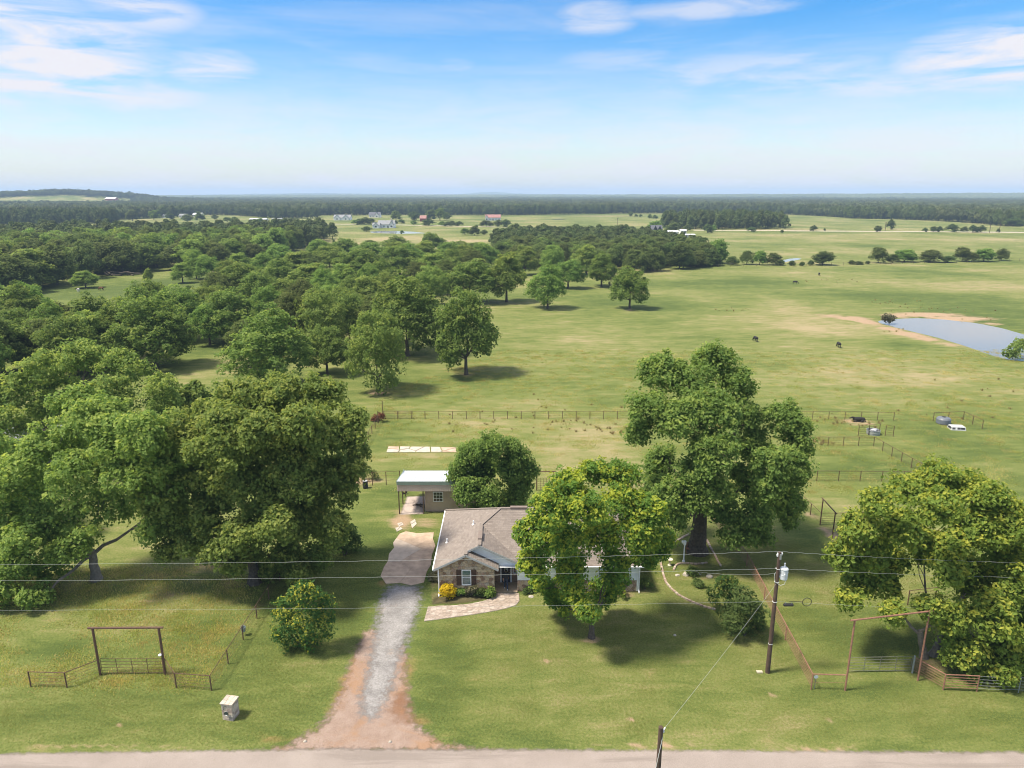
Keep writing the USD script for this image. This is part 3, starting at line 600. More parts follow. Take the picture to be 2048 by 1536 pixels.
# ------------------------------------------------------------------ distant woods as one mass: patches of low crowns
FOREST_EDGE = [(-80, 438), (230, 447), (240, 439), (395, 433), (400, 430), (470, 431), (560, 437), (636, 437), (640, 430), (700, 431), (800, 430), (1000, 431), (1300, 427), (1420, 425.5), (1440, 427), (1560, 429), (1640, 432), (1700, 437), (1800, 439), (1900, 443), (1960, 447), (2000, 452), (2140, 452)]
EDGE_W = np.array([G(*p)[:2] for p in FOREST_EDGE])
EDGE_A = np.arctan2(EDGE_W[:, 0], EDGE_W[:, 1]); EDGE_R = np.hypot(EDGE_W[:, 0], EDGE_W[:, 1])
OPEN = [Polygon([G(*p)[:2] for p in q]).buffer(0) for q in ([(120, 448), (235, 448), (240, 440), (640, 437), (640, 442), (560, 446), (120, 452)],)]
def hill_open(x, y):                             # the straw slope on the left hill, and the bare strip on the right one
    a, r = np.arctan2(x, y), np.hypot(x, y)
    return (((a > -.66) & (a < -.47) & (r > 2200 + 500 * np.maximum(0, a + .53) + 700 * np.maximum(0, -.60 - a)) & (r < 2560 - 900 * np.maximum(0, -.58 - a))) | ((a > .43) & (a < .60) & (r > 3950) & (r < 4300)))

def cards_crown(rng, k, r, h):
    lb = auto_lobes(rng, h, r, h * .25, k, topw=.45)
    return lb
def patch(seed, size, n, rmin, rmax, hmin, hmax, nleaf, leaf):
    rng = np.random.RandomState(seed); ms = []
    P = rng.uniform(-size / 2, size / 2, (n * 6, 2)); keep = []
    for p in P:
        if all(np.hypot(*(p - q_)) > (rmin + rmax) * .62 for q_ in keep): keep.append(p)
        if len(keep) >= n: break
    for p in keep:
        r, h = rng.uniform(rmin, rmax), rng.uniform(hmin, hmax); c = np.array([p[0], p[1], h * .62])
        lump = unit(rng, 7) * [r * .55, r * .55, h * .2] + c
        k = rng.randint(0, 7, nleaf); u = unit(rng, nleaf); u[:, 2] = np.abs(u[:, 2]) * rng.choice([1, 1, 1, -1], nleaf); rr_ = r * .58
        e = lump[k] + u * [rr_, rr_, rr_ * .9]
        tk = rng.uniform(.1, .75)
        ms.append(leaf_cards(e, u * .8 + rng.normal(size=u.shape) * .3 + [0, 0, .3], leaf * rng.uniform(.7, 1.3, nleaf), np.clip(tk + rng.normal(size=nleaf) * .12, 0, 1), rng, .5))
        ms.append((*tube([(p[0], p[1], 0), (p[0], p[1], h * .6)], [.35, .2], 4, False), np.full(8, .0)))
    n_, vs, fs, ts = 0, [], [], []
    for v, f, t in ms:
        vs.append(v); fs.append(f + n_); ts.append(t); n_ += len(v)
    return np.vstack(vs), np.vstack(fs), np.concatenate(ts)

def instancer(name, protos, P, idx, scales, rots, mat, label=None):
    path = "/World/" + numbered("/World", name)
    pi = UsdGeom.PointInstancer.Define(stage, path)
    rel = []
    for k, (v, f, t) in enumerate(protos):
        class Q:
            def GetPath(self): return path + "/prototypes"
        if k == 0: UsdGeom.Scope.Define(stage, path + "/prototypes")
        m = put("patch", (v, f), mat if not isinstance(mat, list) else mat[k], Q(), attrs={"tint": t}); rel.append(m.GetPath())
    pi.CreatePrototypesRel().SetTargets(rel)
    pi.CreatePositionsAttr(Vt.Vec3fArray.FromNumpy(np.ascontiguousarray(P, np.float32)))
    pi.CreateProtoIndicesAttr(Vt.IntArray.FromNumpy(np.ascontiguousarray(idx, np.int32)))
    if scales is not None: pi.CreateScalesAttr(Vt.Vec3fArray.FromNumpy(np.ascontiguousarray(scales, np.float32)))
    h = rots / 2
    pi.CreateOrientationsAttr(Vt.QuathArray([Gf.Quath(float(math.cos(a)), 0, 0, float(math.sin(a))) for a in h]))
    return tag(pi, label, kind="stuff")

pr = np.random.RandomState(41)
leaf_forest = leafmat("leaf_forest", (0.030, 0.048, 0.021), (0.052, 0.075, 0.028), (0.082, 0.106, 0.038), .2)
protos = [patch(600 + k, 60, 34, 4.2, 6.2, 12, 17, 260, 1.5) for k in range(5)]
S = 52.0
ggx, ggy = np.meshgrid(np.arange(-3400, 3500, S), np.arange(300, 4300, S))
P = np.c_[ggx.ravel(), ggy.ravel()] + pr.uniform(-8, 8, (ggx.size, 2))
a, r = np.arctan2(P[:, 0], P[:, 1]), np.hypot(P[:, 0], P[:, 1])
edge = np.interp(a, EDGE_A, EDGE_R)
ok = (r > edge + 32) & (r < 4300) & (np.abs(a) < .78) & ~hill_open(P[:, 0], P[:, 1])
for o in OPEN: ok &= ~contains_xy(o.buffer(14), P[:, 0], P[:, 1])
P = P[ok]
instancer("far_forest", protos, np.c_[P, terrain(P[:, 0], P[:, 1])], pr.randint(0, 5, len(P)), np.c_[np.ones((len(P), 2)), pr.uniform(.85, 1.15, len(P))], pr.randint(0, 4, len(P)) * np.pi / 2 + pr.uniform(-.2, .2, len(P)), leaf_forest, "dense forest running to the horizon behind the far fields")
# its front row, tree by tree, so that the edge is not cut off in squares
front_p = []
ea = np.linspace(-.70, .72, 420)
for a_ in ea:
    e_ = np.interp(a_, EDGE_A, EDGE_R)
    for d_ in (4, 14, 25): front_p.append((a_ + pr.normal() * .0012, e_ + d_ + pr.normal() * 3))
# the strip of wood by the far road, the woods' far part, left strips
for q_ in ([(1325, 449), (1400, 446), (1480, 446), (1575, 453), (1572, 458), (1480, 459), (1400, 459), (1330, 457)], [(-60, 451), (60, 451), (235, 448), (236, 441), (60, 441), (-60, 441)]):
    for x, y in region(q_, 8.5, pr): front_p.append((math.atan2(x, y), math.hypot(x, y)))
fp = np.array(front_p); FPx, FPy = fp[:, 1] * np.sin(fp[:, 0]), fp[:, 1] * np.cos(fp[:, 0])
okf = np.ones(len(FPx), bool)
for o in OPEN: okf &= ~contains_xy(o, FPx, FPy)
rest += [(x, y, pr.uniform(12, 18), pr.uniform(4.2, 6)) for x, y in zip(FPx[okf], FPy[okf])]
rest = np.array(rest)
def single(seed, n=1000, leaf=.85):
    rng = np.random.RandomState(seed); lb = np.array(auto_lobes(rng, 12, 5, .2, 9)); k = rng.randint(0, len(lb), n); u = unit(rng, n); u[:, 2] = np.where(rng.rand(n) < .5, np.abs(u[:, 2]), u[:, 2])
    e = lb[k, :3] + u * lb[k, 3:4] * rng.uniform(.85, 1.05, n)[:, None]; e[:, 2] = np.maximum(e[:, 2], .3)
    v, f, t = leaf_cards(e, u + rng.normal(size=u.shape) * .3 + [0, 0, .3], leaf * rng.uniform(.7, 1.3, n), np.clip(rng.uniform(.2, .6) + rng.normal(size=n) * .15, 0, 1), rng, .45, .1)
    tv, tf = tube([(0, 0, 0), (0, 0, 6)], [.3, .2], 5, False)
    return np.vstack([v, tv]), np.vstack([f, tf + len(v)]), np.r_[t, np.zeros(len(tv))]
sp = [single(700 + k) for k in range(5)]
leaf_wood = leafmat("leaf_wood", (0.030, 0.050, 0.016), (0.050, 0.078, 0.022), (0.078, 0.106, 0.03), .2)
instancer("woodland_mass", sp, np.c_[rest[:, :2], terrain(rest[:, 0], rest[:, 1])], pr.randint(0, 5, len(rest)), np.c_[rest[:, 3] / 5, rest[:, 3] / 5, rest[:, 2] / 12], pr.rand(len(rest)) * 6.28, leaf_wood, "woods in the middle distance and the edge of the great forest")
# the canopy beyond
cr_ = np.concatenate([np.geomspace(4200, 13300, 190)]); ca_ = np.radians(np.arange(-46, 46.01, .055))
CR, CA = np.meshgrid(cr_, ca_, indexing="ij"); cx, cy = CR * np.sin(CA), CR * np.cos(CA)
cz = terrain(cx.ravel(), cy.ravel()).reshape(cx.shape) + 9 + 9 * np.random.RandomState(3).rand(*cx.shape) ** 1.3 + 6 * vnoise(cx, cy, 120.0)
nb = len(ca_); i = np.arange(len(cr_) - 1)[:, None]; j = np.arange(nb - 1)[None]
cq = np.stack([i * nb + j, i * nb + j + 1, (i + 1) * nb + j + 1, (i + 1) * nb + j], 2).reshape(-1, 4)
tag(put("horizon_forest", (np.stack([cx.ravel(), cy.ravel(), cz.ravel()], 1), cq[:, ::-1]), leaf_forest, kind="stuff", attrs={"tint": np.clip(np.random.RandomState(4).rand(cx.size) * .5 + .5 * vnoise(cx.ravel(), cy.ravel(), 300.), 0, 1)}), "unbroken forest canopy along the horizon")

# ------------------------------------------------------------------ near ground sheets
def sheetmat(name, ramp, s1, s2, soft=0.5, wob=0.9, wscale=1.3, bump=.03, rough=.9, cracks=0.0, stain=None, along=None):
    n = {"g": ("geometry", {}), "e": ("attribute", {"attribute": "edge"}), "w": ("noise_texture", {"scale": wscale, "detail": 6.0, "roughness": .7}),
         "a": ("noise_texture", {"scale": s1, "detail": 5.0, "roughness": .6}), "b": ("noise_texture", {"scale": s2, "detail": 3.0, "roughness": .7}),
         "ab": ("mix_float", {"fac": .5}), "r": ("rgb_ramp", {"ramp": ramp}),
         "ww": ("math", {"math_type": "multiply_add", "value2": wob * 2, "value3": -wob}), "ed": ("math", {"math_type": "add"}),
         "al": ("map_range", {"range_type": "smoothstep", "from_min": 0.0, "from_max": soft, "to_min": 0.0, "to_max": 1.0, "clamp": True}),
         "bp": ("bump", {"strength": 1.0, "distance": bump}), "p": ("principled_bsdf", {"roughness": rough, "specular_ior_level": .25}), "t": ("transparent_bsdf", {}), "m": ("mix_closure", {})}
    l = [("g.position", "w.vector"), ("g.position", "a.vector"), ("g.position", "b.vector"), ("a.fac", "ab.a"), ("b.fac", "ab.b"), ("ab.result", "r.fac"), ("w.fac", "ww.value1"), ("e.fac", "ed.value1"), ("ww.value", "ed.value2"), ("ed.value", "al.value"),
         ("b.fac", "bp.height"), ("bp.normal", "p.normal"), ("al.result", "m.fac"), ("t.BSDF", "m.closure1"), ("p.BSDF", "m.closure2")]
    col = "r.color"
    if along is not None:
        n["sp"] = ("mapping", {"scale": along}); l.append(("g.position", "sp.vector"))
    if stain:
        n["st"] = ("noise_texture", {"scale": stain[1], "detail": 6.0, "roughness": .65, "distortion": .6}); n["sr"] = ("map_range", {"range_type": "smoothstep", "from_min": stain[2], "from_max": stain[2] + .16, "clamp": True, "to_max": stain[3]}); n["sm"] = ("mix", {"color2": stain[0]})
        l += [(("g.position", "st.vector") if along is None else ("sp.vector", "st.vector")), ("st.fac", "sr.value"), ("sr.result", "sm.fac"), (col, "sm.color1")]; col = "sm.color"
    if cracks:
        n["cv"] = ("noise_texture", {"scale": cracks, "detail": 4.0, "roughness": .55, "distortion": .5}); n["c1"] = ("math", {"math_type": "subtract", "value2": .5}); n["c2"] = ("math", {"math_type": "absolute"})
        n["cr"] = ("map_range", {"from_min": 0.0, "from_max": .006, "to_min": .75, "to_max": 0.0, "clamp": True}); n["cm"] = ("mix", {"color2": (.06, .05, .04)})
        l += [("g.position", "cv.vector"), ("cv.fac", "c1.value1"), ("c1.value", "c2.value1"), ("c2.value", "cr.value"), ("cr.result", "cm.fac"), (col, "cm.color1")]; col = "cm.color"
    l.append((col, "p.base_color"))
    return usdkit.material(stage, L(name), n, l, surface="m.closure")

def sheet(name, poly, z, mat, step, label=None, over=.8, kind="structure"):
    P = Polygon(poly).buffer(0); x0, y0, x1, y1 = P.buffer(over).bounds
    xs, ys = np.arange(x0, x1 + step, step), np.arange(y0, y1 + step, step)
    gx_, gy_ = np.meshgrid(xs, ys); e = pdist(P, gx_.ravel(), gy_.ravel()); nx = len(xs)
    i_, j_ = np.meshgrid(np.arange(len(ys) - 1), np.arange(nx - 1), indexing="ij"); a = (i_ * nx + j_).ravel()
    f = np.stack([a, a + 1, a + nx + 1, a + nx], 1); f = f[(e[f] > -over).any(1)]
    used_, inv = np.unique(f.ravel(), return_inverse=True)
    v = np.stack([gx_.ravel(), gy_.ravel(), np.full(gx_.size, z)], 1)[used_]
    return tag(put(name, (v, inv.reshape(-1, 4)), mat, kind=kind, attrs={"edge": e[used_]}), label)

road_mat = sheetmat("road", [(0.3, (.225, .19, .168)), (.5, (.285, .245, .22)), (.7, (.345, .30, .27))], .35, 14, soft=.35, wob=.35, wscale=1.6, bump=.02, stain=((.20, .17, .15), .9, .50, .65), along=(.10, 1.0, 1.0), cracks=0)
gravel_mat = sheetmat("gravel", [(0.3, (.135, .128, .125)), (.5, (.245, .236, .232)), (.7, (.39, .378, .37))], .7, 7, soft=1.1, wob=1.25, wscale=2.2, bump=.05, stain=((.34, .23, .15), .45, .60, .7))
apron_mat = sheetmat("apron", [(0.3, (.19, .13, .10)), (.5, (.28, .205, .165)), (.7, (.36, .29, .25))], .9, 12, soft=.8, wob=1.1, wscale=1.8, bump=.04, stain=((.30, .18, .105), .28, .48, .75))
sheet("road", [(-120, 27.2), (130, 27.2), (130, 35.0), (60, 35.1), (10, 35.45), (0, 35.5), (-10, 35.6), (-30, 35.2), (-120, 35.0)], .012, road_mat, .5, "pale rural road along the bottom of the picture")
sheet("driveway_apron", [G(*p)[:2] for p in [(470, 1506), (560, 1488), (628, 1452), (650, 1425), (672, 1380), (688, 1335), (706, 1290), (722, 1262), (740, 1250), (800, 1270), (826, 1310), (822, 1360), (835, 1440), (885, 1478), (960, 1490), (1060, 1500), (1060, 1512), (470, 1512)]], .008, apron_mat, .3, "dusty apron of pink gravel where the driveway meets the road")
sheet("driveway", [G(*p)[:2] for p in [(772, 1166), (846, 1166), (852, 1195), (842, 1235), (826, 1285), (808, 1330), (800, 1375), (785, 1405), (765, 1440), (735, 1450), (712, 1440), (705, 1400), (722, 1345), (733, 1290), (742, 1240), (748, 1205)]], .016, gravel_mat, .22, "grey gravel driveway running from the road to the concrete slabs")

red_mat = sheetmat("red_dirt", [(0.3, (.19, .095, .055)), (.5, (.28, .155, .09)), (.7, (.36, .23, .15))], .8, 11, soft=1.6, wob=1.1, wscale=1.3, bump=.03)
sheet("dirt_patch", [G(*p)[:2] for p in [(772, 1395), (795, 1370), (812, 1345), (822, 1380), (836, 1420), (856, 1448), (815, 1462), (776, 1450), (764, 1425)]], .020, red_mat, .25, "red-brown bare dirt at the right of the driveway mouth")
orange_mat = sheetmat("orange_dirt", [(0.3, (.30, .155, .07)), (.5, (.40, .235, .115)), (.7, (.46, .30, .17))], .8, 11, soft=1.6, wob=1.1, wscale=1.3, bump=.03)
sheet("dirt_patch", [G(*p)[:2] for p in [(702, 1325), (716, 1320), (710, 1365), (702, 1395), (690, 1425), (664, 1440), (650, 1436), (676, 1395)]], .020, orange_mat, .25, "orange bare dirt along the left side of the driveway")
# cracked concrete of the upper driveway, in pieces
conc_mat = plain("old_concrete", (.43, .325, .24), .9, .3, 1.1, bump=.01, detail=8)
conc3_mat = plain("pale_old_concrete", (.50, .41, .325), .9, .22, 1.1, bump=.01, detail=8)
conc2_mat = plain("white_concrete", (.46, .41, .35), .85, .22, 1.2, bump=.01, detail=8)
def pieces(parent, name, poly, seeds, mats, z, t, rng, gap=.03):
    P = Polygon(poly).buffer(0); b = P.bounds; s = np.asarray(seeds, float)
    far = np.array([[b[0] - 60, b[1] - 60], [b[2] + 60, b[1] - 60], [b[0] - 60, b[3] + 60], [b[2] + 60, b[3] + 60]])
    V = Voronoi(np.vstack([s, far])); k = 0
    for i_ in range(len(s)):
        r_ = V.regions[V.point_region[i_]]
        if -1 in r_ or not r_: continue
        c = Polygon(V.vertices[r_]).intersection(P).buffer(-gap)
        if c.is_empty or c.area < .02: continue
        if c.geom_type != "Polygon": c = max(c.geoms, key=lambda q_: q_.area)
        c = c.simplify(.02)
        put(name, prism(list(c.exterior.coords)[:-1], z - .25, z + t * rng.uniform(.7, 1.2)), mats[rng.randint(len(mats))], parent); k += 1
    return k
dr = np.random.RandomState(3)
slab = tag(UsdGeom.Xform.Define(stage, "/World/driveway_slab"), "cracked tan concrete of the upper driveway beside the house", kind="structure")
sp_ = [(799, 1068), (812, 1063), (834, 1067), (868, 1065), (866, 1078), (871, 1092), (864, 1110), (862, 1130), (854, 1143), (848, 1165), (822, 1171), (800, 1166), (772, 1168), (761, 1152), (768, 1134), (776, 1122), (778, 1108), (788, 1096), (786, 1086)]
pieces(slab, "slab_piece", [G(*p)[:2] for p in sp_], [G(*p)[:2] for p in [(842, 1075), (792, 1100), (851, 1122), (783, 1150), (836, 1158)]], [conc3_mat, conc_mat, conc3_mat], .015, .022, dr, .010)
for pl in ([(794, 1047), (804, 1044), (808, 1050), (797, 1054)], [(790, 1056), (800, 1053), (806, 1058), (793, 1064)], [(820, 1044), (830, 1038), (834, 1048), (824, 1058)]):
    pieces(slab, "slab_piece", [G(*p)[:2] for p in pl], [G(*pl[0])[:2], G(*pl[2])[:2]], [conc2_mat], .01, .03, dr)
strip = tag(UsdGeom.Xform.Define(stage, "/World/pasture_slab"), "old white concrete strip lying in the pasture grass behind the shed", kind="structure")
pieces(strip, "slab_piece", [G(*p)[:2] for p in [(776, 893), (850, 894), (912, 895), (914, 905), (772, 905.5)]], [G(*p)[:2] for p in [(790, 896), (785, 902), (808, 895), (812, 903), (832, 896), (850, 900), (872, 899), (892, 897), (903, 903)]], [conc2_mat, conc2_mat, conc_mat], .02, .05, dr, .07)

# flagstone walk
flag_mats = [plain("flagstone_a", (.36, .295, .25), .85, .25, 4, bump=.01), plain("flagstone_b", (.32, .26, .215), .85, .25, 4, bump=.01), plain("flagstone_c", (.40, .34, .295), .85, .22, 4, bump=.01)]
mortar_mat = plain("mortar", (.33, .28, .24), .95, .15, 6)
walk = tag(UsdGeom.Xform.Define(stage, "/World/footpath"), "curved flagstone path from the driveway to the front porch", kind="structure")
wp = [G(*p)[:2] for p in [(848, 1243), (856, 1214), (880, 1212), (910, 1211), (940, 1208), (965, 1203), (985, 1196), (989, 1187), (1038, 1187), (1039, 1202), (1032, 1211), (1010, 1218), (985, 1223), (950, 1229), (900, 1236)]]
put("path_bed", prism(wp, -.1, .03), mortar_mat, walk)
bnd = Polygon(wp).bounds
seeds = np.array([(x, y) for x in np.arange(bnd[0] - .3, bnd[2] + .3, .42) for y in np.arange(bnd[1] - .3, bnd[3] + .3, .42)]) + dr.uniform(-.16, .16, (len(np.arange(bnd[0] - .3, bnd[2] + .3, .42)) * len(np.arange(bnd[1] - .3, bnd[3] + .3, .42)), 2))
pieces(walk, "flagstone", wp, seeds, flag_mats, .02, .03, dr, .018)

# garden bed before the house
mulch_mat = sheetmat("mulch", [(0.3, (.06, .05, .03)), (.5, (.10, .09, .045)), (.7, (.16, .13, .075))], 2.0, 16, soft=.6, wob=.3, bump=.06)
sheet("garden_bed", [G(*p)[:2] for p in [(858, 1212), (862, 1195), (878, 1186), (990, 1188), (986, 1196), (965, 1203), (940, 1208), (905, 1211)]], .010, mulch_mat, .2, "planted bed of dark mulch under the stone gable")

# ------------------------------------------------------------------ water
water_mat = usdkit.material(stage, L("water"), {"g": ("geometry", {}), "m": ("mapping", {"scale": (.7, 1.6, 1)}), "n": ("noise_texture", {"scale": 1.6, "detail": 3.0}), "b": ("bump", {"strength": .25, "distance": .02}), "p": ("principled_bsdf", {"base_color": (.17, .175, .17), "roughness": .06, "ior": 1.33, "specular_ior_level": .9})},
                            [("g.position", "m.vector"), ("m.vector", "n.vector"), ("n.fac", "b.height"), ("b.normal", "p.normal")], surface="p.BSDF")
for pnd, lab, dz in ((POND, "pond with a bare tan bank at the right edge of the pasture", -.30), (POND2, "pale far pond before the grey-roofed house", -.25), (POND3, "small far pond behind the fence row", -.22), (POND4, "tiny far pond in the field below the forest", -.2)):
    P = Polygon(pnd).buffer(2.0)
    m_ = trimesh.creation.triangulate_polygon(P)
    v2 = np.c_[m_[0], np.full(len(m_[0]), dz)]
    tag(put("pond", (v2, m_[1]), water_mat, kind="structure"), lab)
far_road = sheetmat("far_road", [(0.3, (.42, .36, .29)), (.7, (.55, .48, .40))], .2, 2, soft=1.5, wob=.4)
sheet("country_road", [G(*p)[:2] for p in [(1385, 459.6), (1600, 461.2), (1800, 462.3), (2060, 464), (2060, 465.6), (1800, 463.7), (1600, 462.5), (1385, 460.9)]], .03, far_road, 4.0, "far country road crossing the fields at the right", over=4)
sheet("country_road", [G(*p)[:2] for p in [(650, 447.6), (800, 449.4), (1020, 454.0), (1240, 459), (1240, 460), (1020, 455), (800, 450.3), (650, 448.3)]], .03, far_road, 4.0, "far lane behind the tree clumps by the grey-roofed house", over=4)

# ------------------------------------------------------------------ big trees near the house
def hero(name, label, base, lobes, leafm, barkm, seed, r0, fork, nclump=17, nleaf=40, leaf=.26, cr=.66, light=.45, stems=1, twigs=4, cat="tree", fill=.12, asp=.36, droop=.3, lean=(0, 0), extra=None, dyr=3.0):
    rng = np.random.RandomState(seed); b = G(*base); lb = []
    for q_ in lobes:
        px, py, rp = q_[:3]; dy = q_[3] if len(q_) > 3 else rng.uniform(-dyr, dyr)
        p = AT(px, py, b[1] + dy); lb.append((*(p - b), rp * .82 * ((p - EYE) @ FW) / FPX))
    if cat == "tree":                                # smaller masses beside the main ones, so that no lobe stands as a ball
        for x_, y_, z_, r_ in list(lb):
            for _ in range(2):
                u_ = unit(rng, 1)[0]; u_[2] *= .8; q_ = np.array([x_, y_, z_]) + u_ * r_ * .8
                if q_[2] > 1.2: lb.append((*q_, r_ * rng.uniform(.35, .6)))
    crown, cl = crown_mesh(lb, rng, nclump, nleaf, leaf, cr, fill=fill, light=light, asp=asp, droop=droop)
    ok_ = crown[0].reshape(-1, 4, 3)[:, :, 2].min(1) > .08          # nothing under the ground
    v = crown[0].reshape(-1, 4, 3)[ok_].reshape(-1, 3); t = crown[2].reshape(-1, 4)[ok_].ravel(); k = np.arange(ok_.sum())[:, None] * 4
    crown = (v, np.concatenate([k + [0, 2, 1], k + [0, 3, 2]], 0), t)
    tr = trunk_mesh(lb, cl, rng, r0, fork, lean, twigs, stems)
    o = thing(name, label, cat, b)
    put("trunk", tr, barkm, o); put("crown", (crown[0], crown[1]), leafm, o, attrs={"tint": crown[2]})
    return o, b, lb

hero("pecan_tree", "huge spreading tree at the far left, its forked pale trunk standing behind the wires", (193, 1160),
     [(200, 850, 62), (120, 895, 58), (280, 870, 55), (60, 955, 60), (160, 960, 60), (255, 950, 55), (325, 925, 42), (25, 1040, 50), (110, 1040, 52), (205, 1025, 48), (285, 1010, 40), (330, 1010, 36), (50, 1115, 38, -3), (5, 1175, 36, -4), (75, 1185, 28, -4), (130, 1095, 36, -2), (-40, 1000, 60), (-40, 1100, 50), (150, 815, 40, 2), (20, 1130, 40, -1), (100, 1130, 36, -1), (60, 1070, 44, -3), (160, 1080, 34, -2), (300, 960, 46, -3), (340, 1050, 34, 0), (300, 1060, 26, -2), (235, 900, 46, -2)],
     leaf_lite, bark_pale, 1, .42, 2.8, light=.42)
hero("pecan_tree", "largest leafy tree left of the driveway, dense crown down to the grass", (510, 1165),
     [(480, 815, 50, 2), (420, 850, 50, 2), (560, 800, 55, 3), (640, 800, 45, 3), (365, 885, 50), (450, 900, 55), (540, 890, 58), (630, 875, 55), (695, 855, 38, 1), (400, 965, 50), (490, 970, 55), (580, 960, 55), (655, 955, 48), (350, 1000, 40), (430, 1035, 45), (520, 1045, 42), (600, 1040, 50), (655, 1060, 36), (385, 1085, 24, -2), (465, 1125, 24, -3), (560, 1105, 36, 0), (635, 1105, 34, 0), (710, 900, 25, 1), (500, 1070, 34, -4), (555, 1050, 34, -5), (455, 1085, 28, -4), (590, 1150, 20, -2), (430, 1110, 22, -3), (700, 940, 26, 0), (690, 985, 24, 0), (440, 1000, 40), (540, 1010, 42), (620, 1000, 40), (585, 920, 40), (330, 940, 40, -1), (310, 1000, 34, -1), (370, 1045, 34, 0), (340, 1100, 22, -1), (410, 1085, 28, 1), (540, 1130, 30, 1), (490, 1100, 32, -1), (600, 1130, 26, 0), (520, 870, 46, -3), (450, 850, 44, -2), (600, 850, 44, -2)],
     leaf_lite, bark, 2, .5, 2.6, light=.5)
hero("pecan_tree", "wide yellow-green tree behind the two big trees at the left edge", (170, 930),
     [(170, 725, 46, 2), (90, 745, 46, 2), (250, 745, 44, 2), (40, 790, 50), (130, 800, 52), (220, 800, 50), (310, 795, 48), (360, 810, 38), (80, 850, 42), (180, 860, 45), (270, 855, 42), (15, 850, 40), (-25, 790, 50), (335, 850, 30)],
     leaf_lite, bark, 3, .5, 4.0, nclump=17, nleaf=42, leaf=.31, cr=.82, light=.5, dyr=5)
hero("pecan_tree", "smaller light green tree cut by the left edge of the picture", (0, 1075), [(20, 925, 40), (62, 955, 34), (-20, 970, 45), (35, 1005, 32), (80, 1000, 25), (-30, 900, 40)], leaf_lite, bark, 4, .3, 2.0, light=.45)
hero("pecan_tree", "leafy tree between the wide yellow-green tree and the grove", (345, 905), [(390, 800, 35), (345, 815, 35), (425, 820, 30), (370, 850, 30), (320, 850, 30), (410, 850, 24)], leaf_pecan, bark, 14, .35, 3.5, leaf=.42, light=.4)
hero("big_oak", "giant tree with a thick dark trunk right of the house, crown in several masses", (1395, 1103),
     [(1330, 755, 48, 3), (1430, 735, 46, 4), (1375, 775, 42, 2), (1470, 775, 38, 3), (1300, 830, 42), (1360, 850, 45, -3), (1425, 830, 55, -2), (1480, 840, 40, 2), (1560, 850, 46, 2), (1590, 885, 30, 1), (1430, 905, 52, -4), (1500, 900, 42), (1575, 935, 42), (1335, 935, 42), (1320, 985, 36), (1345, 1020, 34, -2), (1390, 950, 36, -3), (1490, 960, 36, 2), (1550, 995, 40), (1495, 1030, 42, -3), (1580, 1010, 26), (1470, 1070, 26, -4), (1515, 1065, 24, -3), (1570, 1040, 18), (1290, 870, 30), (1395, 1000, 26, -4), (1430, 975, 34, -4), (1355, 1035, 22, -4), (1450, 1020, 28, -3), (1345, 985, 30, -4), (1530, 930, 36, -4), (1530, 965, 34, -4)],
     leaf_pecan, bark, 5, .82, 4.6, nclump=16, nleaf=42, light=.42, twigs=4)
hero("yard_tree", "bright tree with yellow-green new leaves in front of the house", (1183, 1275),
     [(1190, 955, 34), (1140, 975, 38), (1240, 965, 38), (1100, 1020, 42), (1170, 1020, 45), (1240, 1010, 45), (1295, 1030, 38), (1070, 1070, 36), (1130, 1080, 45), (1200, 1080, 45), (1270, 1075, 45), (1318, 1085, 30), (1080, 1120, 38), (1150, 1135, 40), (1220, 1130, 38), (1285, 1115, 32), (1098, 1170, 30), (1155, 1185, 32), (1205, 1180, 30), (1120, 1205, 24), (1180, 1220, 20), (1235, 1160, 22)],
     leaf_flush, bark, 6, .24, 1.9, nclump=17, nleaf=36, leaf=.22, cr=.46, light=.95, asp=.36, fill=.15, twigs=3)
hero("yard_tree", "round dark green tree in front of the metal shed", (985, 1030), [(985, 897, 32), (945, 915, 32), (1025, 912, 32), (925, 950, 28), (970, 945, 36), (1020, 950, 34), (1048, 940, 24), (935, 982, 25), (980, 985, 32), (1025, 985, 30), (1042, 965, 25), (960, 1008, 18), (1000, 1008, 20)],
     leaf_pecan, bark, 7, .2, 1.4, nclump=17, nleaf=34, leaf=.24, cr=.62, light=.3, fill=.3, dyr=1.6, stems=2)
hero("pecan_tree", "tree with bare pale limbs and yellowish leaves at the right edge beside the gate", (1855, 1312),
     [(1880, 965, 40), (1930, 985, 42), (1820, 985, 42), (1980, 1010, 40), (1765, 1015, 30), (1880, 1020, 42), (1725, 1065, 38), (1800, 1060, 40), (1950, 1060, 45), (2020, 1050, 42), (1700, 1115, 34), (1762, 1112, 36), (2000, 1110, 45), (1722, 1160, 34), (1782, 1165, 28), (1712, 1200, 26), (1895, 1140, 36), (1950, 1160, 45), (2030, 1160, 45), (1905, 1225, 38), (1980, 1230, 45), (2050, 1230, 45), (1870, 1215, 26, -2), (1930, 1295, 38, -2), (2000, 1290, 42), (1960, 1335, 30, -2), (2040, 1310, 42), (2005, 1340, 24, -3), (2085, 1100, 50), (2090, 1180, 50), (1800, 1225, 22, -2), (1850, 1105, 34, 2), (1830, 1065, 34, 1), (1900, 1095, 36, 0), (1790, 1120, 30, 2)],
     leaf_right, bark_pale, 8, .34, 2.4, nclump=13, nleaf=40, leaf=.25, cr=.62, light=.6, fill=.2, twigs=6, stems=2)
hero("shrub", "tall holly-like bush left of the gravel driveway, yellow on one side", (605, 1293), [(605, 1195, 32), (575, 1220, 30), (637, 1215, 28), (567, 1258, 25), (605, 1250, 36), (640, 1250, 25), (590, 1274, 20), (622, 1274, 20)], leaf_holly, bark, 9, .1, .6, nclump=22, nleaf=26, leaf=.17, cr=.45, light=.5, dyr=.8, cat="bush", stems=2)
